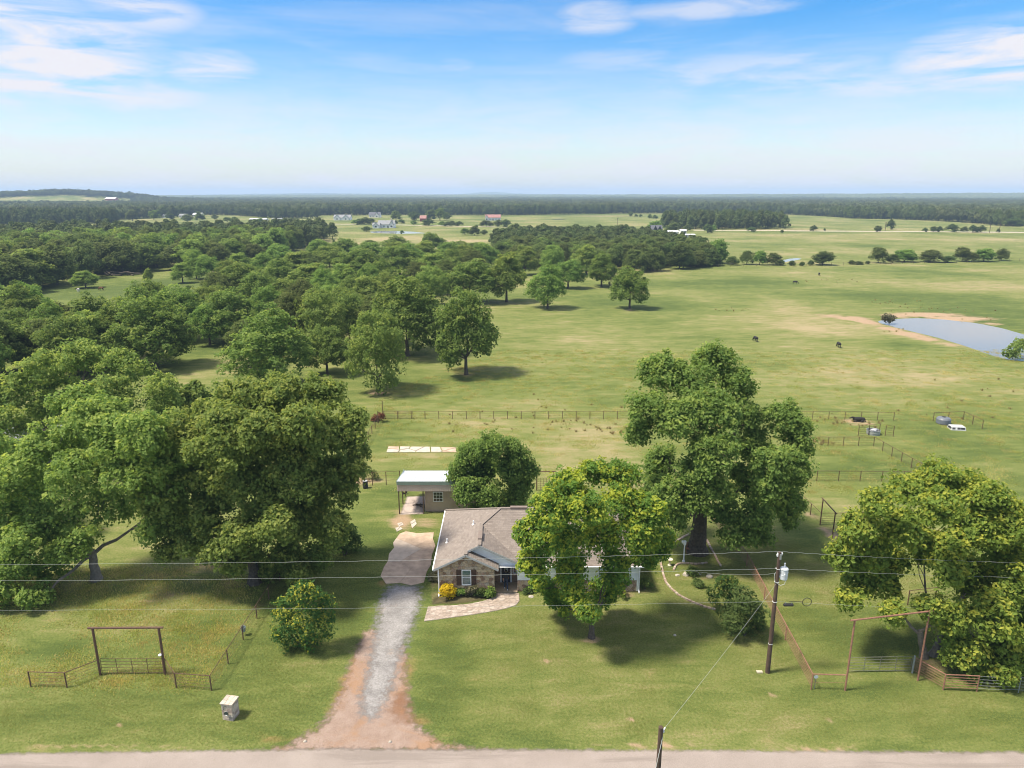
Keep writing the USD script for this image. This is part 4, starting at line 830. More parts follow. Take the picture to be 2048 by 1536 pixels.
hero("shrub", "dark bush at the foot of the largest left tree beside the driveway", (690, 1110), [(690, 1066, 20), (678, 1085, 19), (703, 1085, 18), (690, 1095, 16)], leaf_dark, bark, 10, .08, .5, nclump=16, nleaf=24, leaf=.22, cr=.5, light=.1, dyr=.8, cat="bush", stems=2)
hero("shrub", "smaller dark bush inside the curved stone edging", (1452, 1212), [(1450, 1172, 24), (1438, 1190, 18), (1464, 1195, 18)], leaf_holly, bark, 11, .08, .5, nclump=20, nleaf=26, leaf=.18, cr=.42, light=.2, dyr=.6, cat="bush", stems=2)
hero("shrub", "larger dark bush beside the orange pipe fence", (1490, 1270), [(1490, 1202, 26), (1470, 1226, 24), (1512, 1226, 22), (1490, 1246, 26), (1466, 1250, 18), (1514, 1250, 16), (1488, 1262, 14)], leaf_dark, bark, 12, .08, .5, nclump=20, nleaf=26, leaf=.18, cr=.42, light=.3, dyr=.8, cat="bush", stems=2)
hero("shrub", "round bright yellow bush under the front window", (895, 1198), [(895, 1179, 10), (888, 1185, 8), (902, 1185, 8), (895, 1189, 8)], leaf_yellow, bark, 13, .04, .3, nclump=16, nleaf=24, leaf=.13, cr=.25, light=.3, dyr=.25, cat="bush", stems=2)
for k, (px, py, r_, lm, lab) in enumerate([(921, 1192, 9, leaf_pecan, "loose green shrub right of the yellow bush"), (944, 1190, 10, leaf_grey, "grey-green shrub under the right shutter"), (962, 1192, 8, leaf_dark, "low dark shrub in the bed between the grey shrub and the porch"), (979, 1194, 9, leaf_pecan, "low green shrub at the porch corner of the bed"), (1058, 1188, 8, leaf_dark, "small shrub right of the porch"),
                                          (1228, 1192, 22, leaf_flush, "bush with yellow flowers against the right end of the house"), (1290, 1178, 12, leaf_oak, "brownish shrub at the right corner of the house"), (1385, 1152, 9, leaf_dark, "small dark plant inside the curved edging"), (1396, 1172, 6, leaf_dark, "tiny dark plant below the small plant inside the edging"),
                                          (868, 1160, 8, leaf_grey, "pale blossoming shrub at the left corner of the house"), (738, 960, 16, leaf_oak, "brownish shrub behind the black barrel at the back fence")]):
    hero("shrub", lab, (px, py), [(px, py - r_ * 1.0, r_ * .8), (px - r_ * .5, py - r_ * .55, r_ * .65), (px + r_ * .5, py - r_ * .55, r_ * .65)], lm, bark, 20 + k, .03, .25, nclump=12, nleaf=18, leaf=.16, cr=.28, light=.5, dyr=.3, cat="bush", stems=2)
hero("brush_pile", "low heap of rust-brown dead branches at the pasture fence corner", (757, 843), [(752, 838, 6), (762, 834, 6), (747, 841, 4)], leaf_rust, bark, 44, .05, .3, nclump=10, nleaf=16, leaf=.22, cr=.4, light=.2, dyr=.3, cat="brush", stems=3)
hero("pond_bush", "bright green bush at the near right bank of the pond", (2052, 716), [(2045, 690, 18), (2030, 700, 14), (2065, 695, 20), (2018, 708, 9), (2080, 700, 20)], leaf_lite, bark, 40, .1, .6, nclump=12, nleaf=24, leaf=.5, cr=.9, light=.3, dyr=1.5, cat="bush", stems=2)
hero("pond_sapling", "small thin willow standing in the left tip of the pond", (1778, 646), [(1776, 638, 7), (1770, 634, 5), (1784, 636, 5)], leaf_grey, bark, 41, .08, .5, nclump=9, nleaf=12, leaf=.4, cr=.6, light=.2, dyr=.6, stems=2)

# ------------------------------------------------------------------ the stone house
def beam(p0, p1, w, h, up=(0, 0, 1)):            # a bar of w x h from p0 to p1
    p0, p1, up = np.asarray(p0, float), np.asarray(p1, float), np.asarray(up, float)
    t = (p1 - p0) / np.linalg.norm(p1 - p0); s = np.cross(t, up); s /= np.linalg.norm(s); u = np.cross(s, t)
    return hexa([p + a * s * w / 2 + b * u * h / 2 for b in (-1, 1) for p in (p0, p1) for a in (-1, 1)])

white_mat = plain("white_paint", (.80, .81, .82), .55, .05, 3)
siding_mat = plain("white_siding", (.84, .86, .88), .6, .05, 2)
stone_mats = [plain(f"wall_stone_{k}", c, .9, .25, 6, bump=.02) for k, c in enumerate([(.40, .30, .20), (.30, .21, .14), (.48, .375, .26), (.235, .15, .10), (.36, .245, .185), (.43, .35, .27)])]
wallmortar = plain("wall_mortar", (.54, .46, .35), .95, .12, 8)
shutter_mat = plain("brown_shutter", (.085, .047, .030), .7, .15, 4)
trim_grey = plain("grey_trim", (.36, .37, .38), .6, .08, 3)
porch_mat = plain("porch_floor", (.38, .29, .20), .85, .15, 3)
porchwall_mat = plain("porch_wall", (.27, .18, .115), .9, .2, 4)
navy_mat = plain("navy_door", (.018, .022, .040), .4, .1, 3)
blind_mat = plain("window_blind", (.42, .47, .45), .6, .06, 2)
dark_mat = plain("dark_inside", (.03, .03, .032), .6, .1, 2)
glass_mat = usdkit.material(stage, L("pane"), {"f": ("fresnel", {"IOR": 1.5}), "t": ("transparent_bsdf", {"color": (.86, .90, .90)}), "g": ("glossy_bsdf", {"roughness": .03}), "m": ("mix_closure", {})}, [("f.fac", "m.fac"), ("t.BSDF", "m.closure1"), ("g.BSDF", "m.closure2")], surface="m.closure")
def tintmat(name, ramp, rough=.9, s=9.0, stain=None):
    n = {"t": ("attribute", {"attribute": "tint"}), "r": ("rgb_ramp", {"ramp": ramp}), "g": ("geometry", {}), "n": ("noise_texture", {"scale": s, "detail": 4.0, "roughness": .7}), "v": ("map_range", {"from_min": .2, "from_max": .8, "to_min": .8, "to_max": 1.2}), "h": ("hsv", {"hue": .5, "saturation": 1.0, "fac": 1.0}), "p": ("principled_bsdf", {"roughness": rough, "specular_ior_level": .25})}
    l = [("t.fac", "r.fac"), ("r.color", "h.color"), ("g.position", "n.vector"), ("n.fac", "v.value"), ("v.result", "h.value")]
    col = "h.color"
    if stain:
        n["sn"] = ("noise_texture", {"scale": stain[0], "detail": 5.0, "roughness": .6}); n["sr"] = ("map_range", {"range_type": "smoothstep", "from_min": stain[1], "from_max": stain[1] + .2, "to_max": stain[2], "clamp": True}); n["sm"] = ("mix", {"color2": stain[3]})
        l += [("g.position", "sn.vector"), ("sn.fac", "sr.value"), ("sr.result", "sm.fac"), (col, "sm.color1")]; col = "sm.color"
    return usdkit.material(stage, L(name), n, l + [(col, "p.base_color")], surface="p.BSDF")
shingle_mat = tintmat("shingles", [(0, (.185, .157, .138)), (.5, (.222, .190, .169)), (1, (.262, .227, .203))], stain=(.33, .55, .4, (.15, .138, .135)))
underroof = plain("roof_edge", (.20, .16, .14), .9, .1, 3)

XL, XR, YF, YS, YB, EZ, SL = -6.4, 10.85, 52.5, 51.95, 63.2, 2.55, .5
HD = (YB - YF) / 2
RX0, RX1, RY = XL + HD, XR - HD, YF + HD
house = thing("stone_house", "low stone house with brown shingle roof and white gable beside the driveway", "house", (0, 0, 0))
def plane_z(kind):
    return {"L": lambda x, y: EZ + SL * (x - XL), "S": lambda x, y: EZ + SL * (-1.1 - x), "G": lambda x, y: EZ + SL * (1.1 - x), "F": lambda x, y: EZ + SL * (y - YF), "R": lambda x, y: EZ + SL * (XR - x), "B": lambda x, y: EZ + SL * (YB - y)}[kind]
PLANES = {"L": [(XL, YS), (-3.75, YS), (-3.75, YF), (-2.65, YF), (-2.65, YF + 3.75), (RX0, RY), (XL, YB)], "S": [(-3.75, YS), (-1.1, YS), (-1.1, YF + .45), (-3.75, YF + .45)], "G": [(-2.65, YF), (1.1, YF), (-2.65, YF + 3.75)],
          "F": [(1.1, YF), (XR, YF), (RX1, RY), (RX0, RY), (-2.65, YF + 3.75)], "R": [(XR, YF), (XR, YB), (RX1, RY)], "B": [(XL, YB), (RX0, RY), (RX1, RY), (XR, YB)]}
UPD = {"L": ("x", XL, 1), "S": ("x", -1.1, -1), "G": ("x", 1.1, -1), "F": ("y", YF, 1), "R": ("x", XR, -1), "B": ("y", YB, -1)}
hr = np.random.RandomState(8)
ms, sh_v, sh_f, sh_t, nv = [], [], [], [], 0
for k, poly in PLANES.items():
    zf = plane_z(k); P = Polygon(poly)
    v, f = prism(poly, 0, 1)
    zt = zf(v[:, 0], v[:, 1]); v = v.copy(); v[:, 2] = np.where(v[:, 2] > .5, zt - .004, zt - .15); ms.append((v, f))
    ax, e0, sg = UPD[k]; ex = .165 * math.cos(math.atan(SL)) * 1.15
    b = P.bounds; dmax = (b[2] - b[0]) if ax == "x" else (b[3] - b[1]); u0, u1 = (b[1], b[3]) if ax == "x" else (b[0], b[2])
    for c in range(int(dmax / ex) + 1):
        d0, d1 = c * ex, (c + 1) * ex + .03; tw = .32
        for u in np.arange(u0 - tw * (.5 * (c % 2) + .2 * (c % 3)), u1, tw):
            lo, hi = (e0 + sg * d0), (e0 + sg * d1)
            cell = Polygon([(lo, u), (hi, u), (hi, u + tw), (lo, u + tw)] if ax == "x" else [(u, lo), (u + tw, lo), (u + tw, hi), (u, hi)])
            if not cell.intersects(P): continue
            cell = cell if P.contains(cell) else cell.intersection(P)
            if cell.is_empty or cell.geom_type != "Polygon" or cell.area < 1e-3: continue
            q_ = np.array(cell.exterior.coords)[:-1]
            if cell.exterior.is_ccw is False: q_ = q_[::-1]
            d = ((q_[:, 0] if ax == "x" else q_[:, 1]) - e0) * sg
            z = zf(q_[:, 0], q_[:, 1]) + .024 - (d - d0) / ex * .016
            sh_v.append(np.c_[q_, z]); m_ = len(q_); sh_f += [[nv, nv + i_, nv + i_ + 1] for i_ in range(1, m_ - 1)]; nv += m_; sh_t.append(np.full(m_, np.clip(.5 + hr.normal() * .2, 0, 1)))
roof = put("roof", cat_meshes(ms), underroof, house)
put("shingles", (np.vstack(sh_v), np.array(sh_f)), shingle_mat, roof, kind="stuff", attrs={"tint": np.concatenate(sh_t)})
z2 = EZ + SL * 3.75; zm = EZ + SL * HD
for p0, p1 in [((-2.65, YF, z2), (-2.65, YF + 3.75, z2)), ((-2.65, YF + 3.75, z2), (RX0, RY, zm)), ((RX0, RY, zm), (RX1, RY, zm)), ((XL, YB, EZ), (RX0, RY, zm)), ((XR, YB, EZ), (RX1, RY, zm)), ((XR, YF, EZ), (RX1, RY, zm)), ((-3.75, YS, EZ + SL * 2.65), (-3.75, YF + .4, EZ + SL * 2.65))]:
    put("ridge_cap", beam(np.add(p0, (0, 0, .035)), np.add(p1, (0, 0, .035)), .28, .05), shingle_mat, roof, attrs={"tint": np.full(8, .42)})
for p0, p1 in [((-2.65, YF + .9, z2), (-2.65, YF + 2.3, z2)), ((RX0 + .9, RY, zm), (RX0 + 2.4, RY, zm))]:
    put("ridge_vent", beam(np.add(p0, (0, 0, .10)), np.add(p1, (0, 0, .10)), .34, .13), underroof, roof)
for px, py in [(894, 1085), (947, 1049)]:
    for y_ in np.linspace(53, 60, 60):
        p = AT(px, py, y_)
        if p[2] < plane_z("L")(p[0], p[1]): break
    put("vent_pipe", cat_meshes([tube([p - [0, 0, .1], p + [0, 0, .36]], .06, 8), lathe([(.16, -.02), (.09, .08), (.07, .10)], 10, p)]), white_mat, roof)
# rake boards and fascia
for p0, p1 in [((XL, YS, EZ), (-3.75, YS, EZ + SL * 2.65)), ((-3.75, YS, EZ + SL * 2.65), (-1.1, YS, EZ)), ((-3.75, YF, EZ + SL * 2.65), (-2.65, YF, z2)), ((-2.65, YF, z2), (1.1, YF, EZ))]:
    put("rake_board", beam(np.add(p0, (0, -.012, -.09)), np.add(p1, (0, -.012, -.09)), .03, .17, (0, 0, 1)), trim_grey, house)
put("gutter", beam((XL - .05, YS, EZ - .06), (XL - .05, YB, EZ - .06), .11, .11), white_mat, house)
put("gutter", beam((1.1, YF - .05, EZ - .06), (XR, YF - .05, EZ - .06), .11, .11), white_mat, house)
gd = [box(XL - .115, XL - .105, y, y + .16, EZ - .11, EZ - .02) for y in np.arange(YS + .2, YB, .36)]
put("gutter_bracket", cat_meshes(gd), dark_mat, house)
put("soffit", cat_meshes([box(-1.1, 1.05, YF + .05, 54.2, EZ - .17, EZ - .15), box(1.05, XR - .05, YF + .05, 52.98, EZ - .17, EZ - .15)]), siding_mat, house)

def stones(parent, poly, y, rng, cell, holes=(), depth=.05, keep=None):
    P = Polygon(poly)
    for h_ in holes: P = P.difference(Polygon(h_))
    b = P.bounds; xs, zs = np.arange(b[0] - cell, b[2] + cell, cell * 1.12), np.arange(b[1] - cell, b[3] + cell, cell * .88)
    s = np.array([(x + (j_ % 2) * cell * .5, z) for j_, z in enumerate(zs) for x in xs]) + rng.uniform(-.3, .3, (len(xs) * len(zs), 2)) * cell
    V = Voronoi(np.vstack([s, [[b[0] - 50, 0], [b[2] + 50, 0], [0, b[1] - 50], [0, b[3] + 50]]])); k = 0
    for i_ in range(len(s)):
        r_ = V.regions[V.point_region[i_]]
        if -1 in r_ or not r_: continue
        c = Polygon(V.vertices[r_]).intersection(P)
        if c.is_empty: continue
        c = c.buffer(-.018)
        if c.is_empty or c.area < cell * cell * .08: continue
        if c.geom_type != "Polygon": c = max(c.geoms, key=lambda q_: q_.area)
        c = c.simplify(.012); d = depth * rng.uniform(.5, 1.2)
        inner = c.buffer(-.02)
        put("stone", wallprism(list(c.exterior.coords)[:-1], y - d, y + .02), stone_mats[rng.choice(6, p=[.26, .18, .2, .1, .14, .12])], parent); k += 1
    return k
# stone gable
WX0, WX1, WY = -6.05, -1.45, 52.36
gab = [(WX0, 0), (WX1, 0), (WX1, EZ - .02), (-3.75, EZ - .02 + SL * 2.3), (WX0, EZ - .02)]
fw = put("front_wall", wallprism([(a, b - (.02 if b > 1 else 0)) for a, b in gab], WY, WY + .25), wallmortar, house)
pw0, pw1 = AT(923.2, 1139.6, WY), AT(942.6, 1169.5, WY)
wx0, wx1, wz0, wz1 = pw0[0], pw1[0], pw1[2], pw0[2]
sx0, sx1 = AT(912.6, 1150, WY)[0], AT(952.6, 1150, WY)[0]
hole = [(sx0, wz0 - .06), (sx1, wz0 - .06), (sx1, wz1 + .04), (sx0, wz1 + .04)]
n_st = stones(fw, gab, WY, hr, .285, [hole])
def window(parent, x0, x1, z0, z1, y, frame=white_mat, fw_=.06, bars=((.5,), ()), blind=blind_mat, back=.05):
    fr = [box(x0, x0 + fw_, y - .05, y + .04, z0, z1), box(x1 - fw_, x1, y - .05, y + .04, z0, z1), box(x0 + fw_, x1 - fw_, y - .05, y + .04, z1 - fw_, z1), box(x0 + fw_, x1 - fw_, y - .06, y + .04, z0, z0 + fw_)]
    for b in bars[0]: fr.append(box(x0 + fw_, x1 - fw_, y - .04, y + .03, z0 + (z1 - z0) * b - .02, z0 + (z1 - z0) * b + .02))
    for b in bars[1]: fr.append(box(x0 + (x1 - x0) * b - .015, x0 + (x1 - x0) * b + .015, y - .036, y + .03, z0 + fw_, z1 - fw_))
    w = put("window", cat_meshes(fr), frame, parent)
    put("pane", box(x0 + fw_, x1 - fw_, y - .012, y - .006, z0 + fw_, z1 - fw_), glass_mat, w)
    put("blind", box(x0 + fw_, x1 - fw_, y + .0, y + .02, z0 + fw_, z1 - fw_), blind, w)
    return w
window(house, wx0, wx1, wz0, wz1, WY - .02)
for a, b in ((sx0, wx0 - .01), (wx1 + .01, sx1)):
    sl_ = [box(a, b, WY - .05, WY - .012, wz0 - .03, wz1 + .02)] + [box(a + .07, b - .07, WY - .07, WY - .05, z, z + .035) for z in np.arange(wz0 + .06, wz1 - .06, .075)]
    put("shutter", cat_meshes(sl_), shutter_mat, house)
# side walls, back wall
put("side_wall", box(WX0, WX0 + .2, WY + .25, YB - .35, 0, EZ - .1), stone_mats[0], house)
put("side_wall", box(WX1 - .2, WX1, WY + .25, 54.2, 0, EZ - .17), porchwall_mat, house)
put("side_wall", box(10.25, 10.45, 53.21, YB - .35, 0, EZ - .1), stone_mats[4], house)
put("back_wall", box(WX0 + .2, 10.25, YB - .55, YB - .35, 0, EZ - .1), siding_mat, house)
# white gable over the porch
gz0 = EZ - .32
gpoly = Polygon([(-5.9, gz0), (1.0, gz0), (1.0, EZ + .02), (-2.65, z2 - .16), (-5.9, EZ + .1)])
gw = put("porch_gable", wallprism(list(gpoly.exterior.coords)[:-1], 52.95, 53.1), siding_mat, house)
lap = []
for z in np.arange(gz0, z2, .19):
    c = gpoly.intersection(Polygon([(-9, z), (9, z), (9, z + .185), (-9, z + .185)]))
    if not c.is_empty and c.geom_type == "Polygon":
        v, f = wallprism(list(c.exterior.coords)[:-1], 52.925, 52.95); v = v.copy(); v[(v[:, 2] > z + .17) & (v[:, 1] < 52.94), 1] += .014; lap.append((v, f))
put("siding_boards", cat_meshes(lap), siding_mat, gw, kind="stuff")
# porch
PX0, PX1, PY = WX1, .45, 54.2
put("porch_floor", box(PX0, PX1, 52.62, PY, 0, .1), porch_mat, house)
pb = put("porch_wall", box(PX0 - .2, PX1 + .3, PY, PY + .2, .1, EZ - .17), porchwall_mat, house)
d0, d1 = AT(1003.5, 1160, PY - .06)[0], AT(1020.5, 1160, PY - .06)[0]
door = put("door", cat_meshes([box(d0, d1, PY - .06, PY - .01, .14, 2.14), box(d0 + .14, d1 - .14, PY - .075, PY - .06, .25, .8)]), navy_mat, house)
put("door_pane", box(d0 + .2, d1 - .2, PY - .078, PY - .062, 1.15, 1.95), blind_mat, door)
put("handle", tube([(d1 - .09, PY - .13, 1.05), (d1 - .09, PY - .06, 1.05)], .03, 8), trim_grey, door)
put("door_frame", cat_meshes([box(d0 - .13, d0 - .01, PY - .05, PY, .1, 2.25), box(d1 + .01, d1 + .13, PY - .05, PY, .1, 2.25), box(d0 - .01, d1 + .01, PY - .05, PY, 2.15, 2.25)]), white_mat, house)
window(house, d1 + .22, PX1 - .04, .95, 2.0, PY - .03, blind=dark_mat)
# the right part: stone below, white boards above
RW = 52.96
rw = put("front_wall", box(PX1, 10.45, RW, RW + .25, 0, EZ - .17), siding_mat, house)
wins = [(AT(px0, 1150, RW)[0], AT(px1, 1150, RW)[0]) for px0, px1 in ((1129, 1154), (1196, 1214))]
base_poly = [(PX1, 0), (10.45, 0), (10.45, 1.02), (PX1, 1.02)]
put("wainscot", box(PX1, 10.45, RW - .05, RW, 0, 1.0), wallmortar, rw)
stones(rw, base_poly, RW - .05, hr, .33, [[(a - .05, .62), (b + .05, .62), (b + .05, 1.1), (a - .05, 1.1)] for a, b in wins[:1]])
put("siding_boards", cat_meshes([box(a, b, RW - .03, RW, z, z + .185) for z in np.arange(1.04, 2.2, .19) for a, b in ((PX1, wins[0][0] - .02), (wins[0][1] + .02, wins[1][0] - .02), (wins[1][1] + .02, 10.36))]), siding_mat, rw, kind="stuff")
window(house, *wins[0], .66, 1.95, RW - .06); window(house, *wins[1], 1.05, 1.95, RW - .06)
put("corner_board", box(10.37, 10.48, RW - .12, RW - .05, .05, EZ - .17), white_mat, house)
def downspout(x, y):
    return cat_meshes([box(x - .05, x + .05, y - .09, y - .01, .18, EZ - .1), hexa([(x - .05, y - .34, .02), (x + .05, y - .34, .02), (x - .05, y - .01, .12), (x + .05, y - .01, .12), (x - .05, y - .34, .10), (x + .05, y - .34, .10), (x - .05, y - .01, .22), (x + .05, y - .01, .22)])])
put("downspout", downspout(WX0 + .02, WY - .03), white_mat, house); put("downspout", downspout(10.55, RW - .06), white_mat, house)

# ------------------------------------------------------------------ the person at the door
from manifold3d import Manifold
def ball(p, r, n=14): return Manifold.sphere(r, n).translate([float(a) for a in p])
def chain(js): return [Manifold.batch_hull([ball(a[:3], a[3]), ball(b[:3], b[3])]) for a, b in zip(js[:-1], js[1:])]
def body(parts, edge=.02, it=8):
    m = Manifold()
    for p in parts: m = m + p
    m = m.refine_to_length(edge); g = m.to_mesh(); t = trimesh.Trimesh(np.array(g.vert_properties)[:, :3], np.array(g.tri_verts), process=True)
    trimesh.smoothing.filter_taubin(t, iterations=it); return t
skin = plain("skin", (.42, .26, .19), .6, .06, 6); shirt = plain("dark_shirt", (.016, .018, .026), .85, .2, 8); jeans = plain("dark_jeans", (.022, .032, .058), .85, .25, 10); shoe = plain("white_shoes", (.62, .62, .60), .6, .1, 6); hairm = plain("dark_hair", (.025, .018, .014), .7, .2, 12)
pp = AT(1011.5, 1178.5, 53.45); pp = np.array([G(1011.8, 1177.5, .1)[0], G(1011.8, 1177.5, .1)[1], .1])
person = thing("person", "person in dark shirt, dark jeans and white shoes walking up to the front door", "person", pp, math.radians(8))
def leg(s, fwd): return chain([(.09 * s, 0, .92, .085), (.10 * s, fwd * .55 - .0, .50, .062), (.10 * s, fwd * .5 + min(0, fwd) * .9, .09, .042)])
def arm(s, fwd): return chain([(.19 * s, .0, 1.42, .055), (.25 * s, -.04 + fwd * .3, 1.14, .043), (.24 * s, .08 + fwd * .8, .90, .032)])
def hand(s, fwd):
    w = np.array([.24 * s, .08 + fwd * .8, .90]); out = [Manifold.batch_hull([ball(w, .028), ball(w + [0, .01, -.09], .030), ball(w + [0, .05, -.07], .024)])]
    for k_, (dy, ln) in enumerate([(-.025, .070), (-.003, .082), (.020, .078), (.042, .062)]):
        a = w + [0, dy + .012, -.095]; out += chain([(*a, .0095), (*(a + [-.012 * s, .003, -ln * .55]), .009), (*(a + [-.032 * s, .004, -ln * .95]), .008)])
    a = w + [-.012 * s, .03, -.03]; return out + chain([(*a, .012), (*(a + [-.025 * s, .04, -.03]), .010), (*(a + [-.035 * s, .045, -.062]), .009)])
torso = [Manifold.batch_hull([ball((-.09, 0, .95), .10), ball((.09, 0, .95), .10), ball((-.10, 0, 1.1), .085), ball((.10, 0, 1.1), .085)]), Manifold.batch_hull([ball((-.10, 0, 1.08), .088), ball((.10, 0, 1.08), .088), ball((-.15, 0, 1.40), .075), ball((.15, 0, 1.40), .075), ball((0, .0, 1.36), .11)])]
head = chain([(0, 0, 1.42, .058), (0, .015, 1.52, .055)]) + [Manifold.batch_hull([ball((0, .0, 1.66), .098), ball((0, .03, 1.57), .062), ball((0, .055, 1.60), .055)])] + [ball((0, .105, 1.615), .018), ball((-.098, 0, 1.62), .022), ball((.098, 0, 1.62), .022)]
prts = torso + head
for s, fw_ in ((-1, .22), (1, -.16)): prts += leg(s, fw_) + arm(s, -fw_)
bd = [*prts]
for s, fw_ in ((-1, .22), (1, -.16)): bd += hand(s, -fw_)
bm = body(bd, .02, 6)
put("body", bm, skin, person, smooth=60)
def swell(parts, g, edge=.03, it=6):
    t = body(parts, edge, it); t.vertices += t.vertex_normals * g; return t
put("shirt", swell(torso + arm(-1, -.22)[:1] + arm(1, .16)[:1] + [chain([(0, 0, 1.40, .075), (0, .005, 1.44, .066)])[0]], .014), shirt, person, smooth=60)
put("jeans", swell([Manifold.batch_hull([ball((-.09, 0, .92), .10), ball((.09, 0, .92), .10), ball((0, 0, 1.02), .09)])] + leg(-1, .22) + leg(1, -.16), .012), jeans, person, smooth=60)
for s, fw_ in ((-1, .22), (1, -.16)):
    ay = fw_ * .5 + min(0, fw_) * .9
    put("shoe", body([Manifold.batch_hull([ball((.10 * s, ay - .06, .05), .045), ball((.10 * s, ay + .15, .04), .04), ball((.10 * s, ay, .085), .05)])], .03, 3), shoe, person, smooth=60)
put("hair", swell([Manifold.batch_hull([ball((0, -.012, 1.675), .10), ball((0, -.03, 1.60), .088), ball((0, .03, 1.71), .075)])], .006), hairm, person, smooth=60)
fc = [ball((s * .035, .098, 1.64), .012, 8) for s in (-1, 1)]
put("eyes", body(fc, .02, 0), hairm, person, smooth=60)

# ------------------------------------------------------------------ the metal shed
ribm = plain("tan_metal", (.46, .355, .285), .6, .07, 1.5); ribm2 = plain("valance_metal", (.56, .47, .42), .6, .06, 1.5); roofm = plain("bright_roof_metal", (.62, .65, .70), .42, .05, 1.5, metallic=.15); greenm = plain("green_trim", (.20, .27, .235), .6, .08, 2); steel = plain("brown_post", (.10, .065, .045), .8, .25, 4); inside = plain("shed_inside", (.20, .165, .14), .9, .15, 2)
SY, SX0, SX1 = 67.7, -11.78, -3.2
zb, zt, zr = AT(797, 982, SY)[2], AT(797, 968.5, SY)[2], AT(797, 962.5, SY)[2]
BY, BZ = 72.5, zr - .78
shed = thing("metal_shed", "tan metal shed with a bright ribbed roof and an open carport bay at its left", "shed")
rf = put("roof", hexa([(SX0, SY - .1, zr - .05), (SX1, SY - .1, zr - .05), (SX0, BY, BZ - .05), (SX1, BY, BZ - .05), (SX0, SY - .1, zr), (SX1, SY - .1, zr), (SX0, BY, BZ), (SX1, BY, BZ)]), roofm, shed)
for x in np.arange(SX0 + .15, SX1, .30):
    put("rib", beam((x, SY - .1, zr + .018), (x, BY, BZ + .018), .06, .04), roofm, rf)
put("fascia", box(SX0 - .02, SX1 + .02, SY - .14, SY - .10, zt - .02, zr + .03), greenm, shed)
put("fascia", beam((SX0 - .03, SY - .1, zr - .06), (SX0 - .03, BY, BZ - .06), .05, .2), greenm, shed)
put("fascia", beam((SX1 + .03, SY - .1, zr - .06), (SX1 + .03, BY, BZ - .06), .05, .2), greenm, shed)
vl = put("valance", box(SX0, SX1, SY - .06, SY, zb, zt), ribm2, shed)
for x in np.arange(SX0 + .1, SX1, .23): put("rib", box(x, x + .05, SY - .085, SY - .06, zb + .01, zt - .03), ribm2, vl)
put("valance", box(SX0 - .01, SX0 + .03, SY, BY - .1, zb + .0, zb + .55), greenm, shed)
wallx = G(851.5, 1019)[0]; WYS = 68.35
ww = put("wall", box(wallx, SX1, WYS, WYS + .12, 0, zt), ribm, shed)
win0, win1 = AT(866, 983.5, WYS), AT(886.5, 1003, WYS)
for x in np.arange(wallx + .12, SX1, .23):
    if x + .05 < win0[0] - .08 or x > win1[0] + .08: put("rib", box(x, x + .04, WYS - .03, WYS, .02, zt - .1), ribm, ww)
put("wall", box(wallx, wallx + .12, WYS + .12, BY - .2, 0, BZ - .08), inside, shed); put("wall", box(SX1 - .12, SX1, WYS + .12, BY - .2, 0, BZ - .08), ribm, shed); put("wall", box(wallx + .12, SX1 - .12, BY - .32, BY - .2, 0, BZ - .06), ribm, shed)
window(shed, win0[0], win1[0], win1[2], win0[2], WYS - .03, bars=((.35, .68), (.34, .66)), blind=dark_mat)
for x, y in ((SX0 + .12, SY + .08), (SX0 + .12, BY - .3), (wallx - .08, SY + .08), (SX0 + .12, 70.2)): put("post", box(x - .05, x + .05, y - .05, y + .05, 0, min(zb + .6, zr - .78 * (y - SY) / (BY - SY) - .09)), steel, shed)
sheet("carport_floor", [(SX0 + .1, 67.4), (wallx - .05, 67.6), (wallx - .05, 72.4), (SX0 + .2, 72.2)], .02, sheetmat("carport_floor", [(0.3, (.30, .25, .22)), (.5, (.44, .37, .33)), (.7, (.55, .48, .43))], .8, 12, soft=.3, wob=.2, stain=((.14, .11, .10), .9, .52, .7)), .25, "worn pale floor of the open carport bay")
tyre_m = plain("rubber", (.018, .018, .02), .8, .2, 6)
def torus(c, R, r, axis="z", n=20, k=8):
    th = np.linspace(0, 2 * np.pi, n, endpoint=False); ph = np.linspace(0, 2 * np.pi, k, endpoint=False)
    T, Ph = np.meshgrid(th, ph, indexing="ij"); v = np.stack([(R + r * np.cos(Ph)) * np.cos(T), (R + r * np.cos(Ph)) * np.sin(T), r * np.sin(Ph)], 2).reshape(-1, 3)
    if axis == "y": v = v[:, [0, 2, 1]]
    if axis == "x": v = v[:, [2, 0, 1]]
    i_ = np.arange(n)[:, None]; j_ = np.arange(k)[None]
    q_ = np.stack([i_ * k + j_, ((i_ + 1) % n) * k + j_, ((i_ + 1) % n) * k + (j_ + 1) % k, i_ * k + (j_ + 1) % k], 2).reshape(-1, 4)
    return v + np.asarray(c, float), np.vstack([q_[:, [0, 1, 2]], q_[:, [0, 2, 3]]])
p = G(809, 988); t = thing("wheel", "small dark wheel with a yellow hub leaning in the open carport bay", "wheel", (p[0], p[1], 0))
put("tyre", torus((0, 0, .33), .25, .08, "y"), tyre_m, t); put("hub", cat_meshes([lathe([(0, -.04), (.17, -.04), (.17, .04), (0, .04)], 12)]) if False else torus((0, 0, .33), .1, .06, "y"), plain("yellow_hub", (.55, .5, .18), .6), t)
p = G(838, 1012); t = thing("log_pile", "dark debris lying on the carport floor by the shed wall", "debris", (p[0], p[1], .02))
lr_ = np.random.RandomState(6)
for k in range(7):
    a = lr_.rand() * 6.28; c = np.array([lr_.uniform(-.5, .5), lr_.uniform(-.4, .4), .06 + .04 * (k % 3)]); d = np.array([math.cos(a), math.sin(a), .05]) * .3
    put("log", tube([c - d, c + d], .05, 7), bark, t)

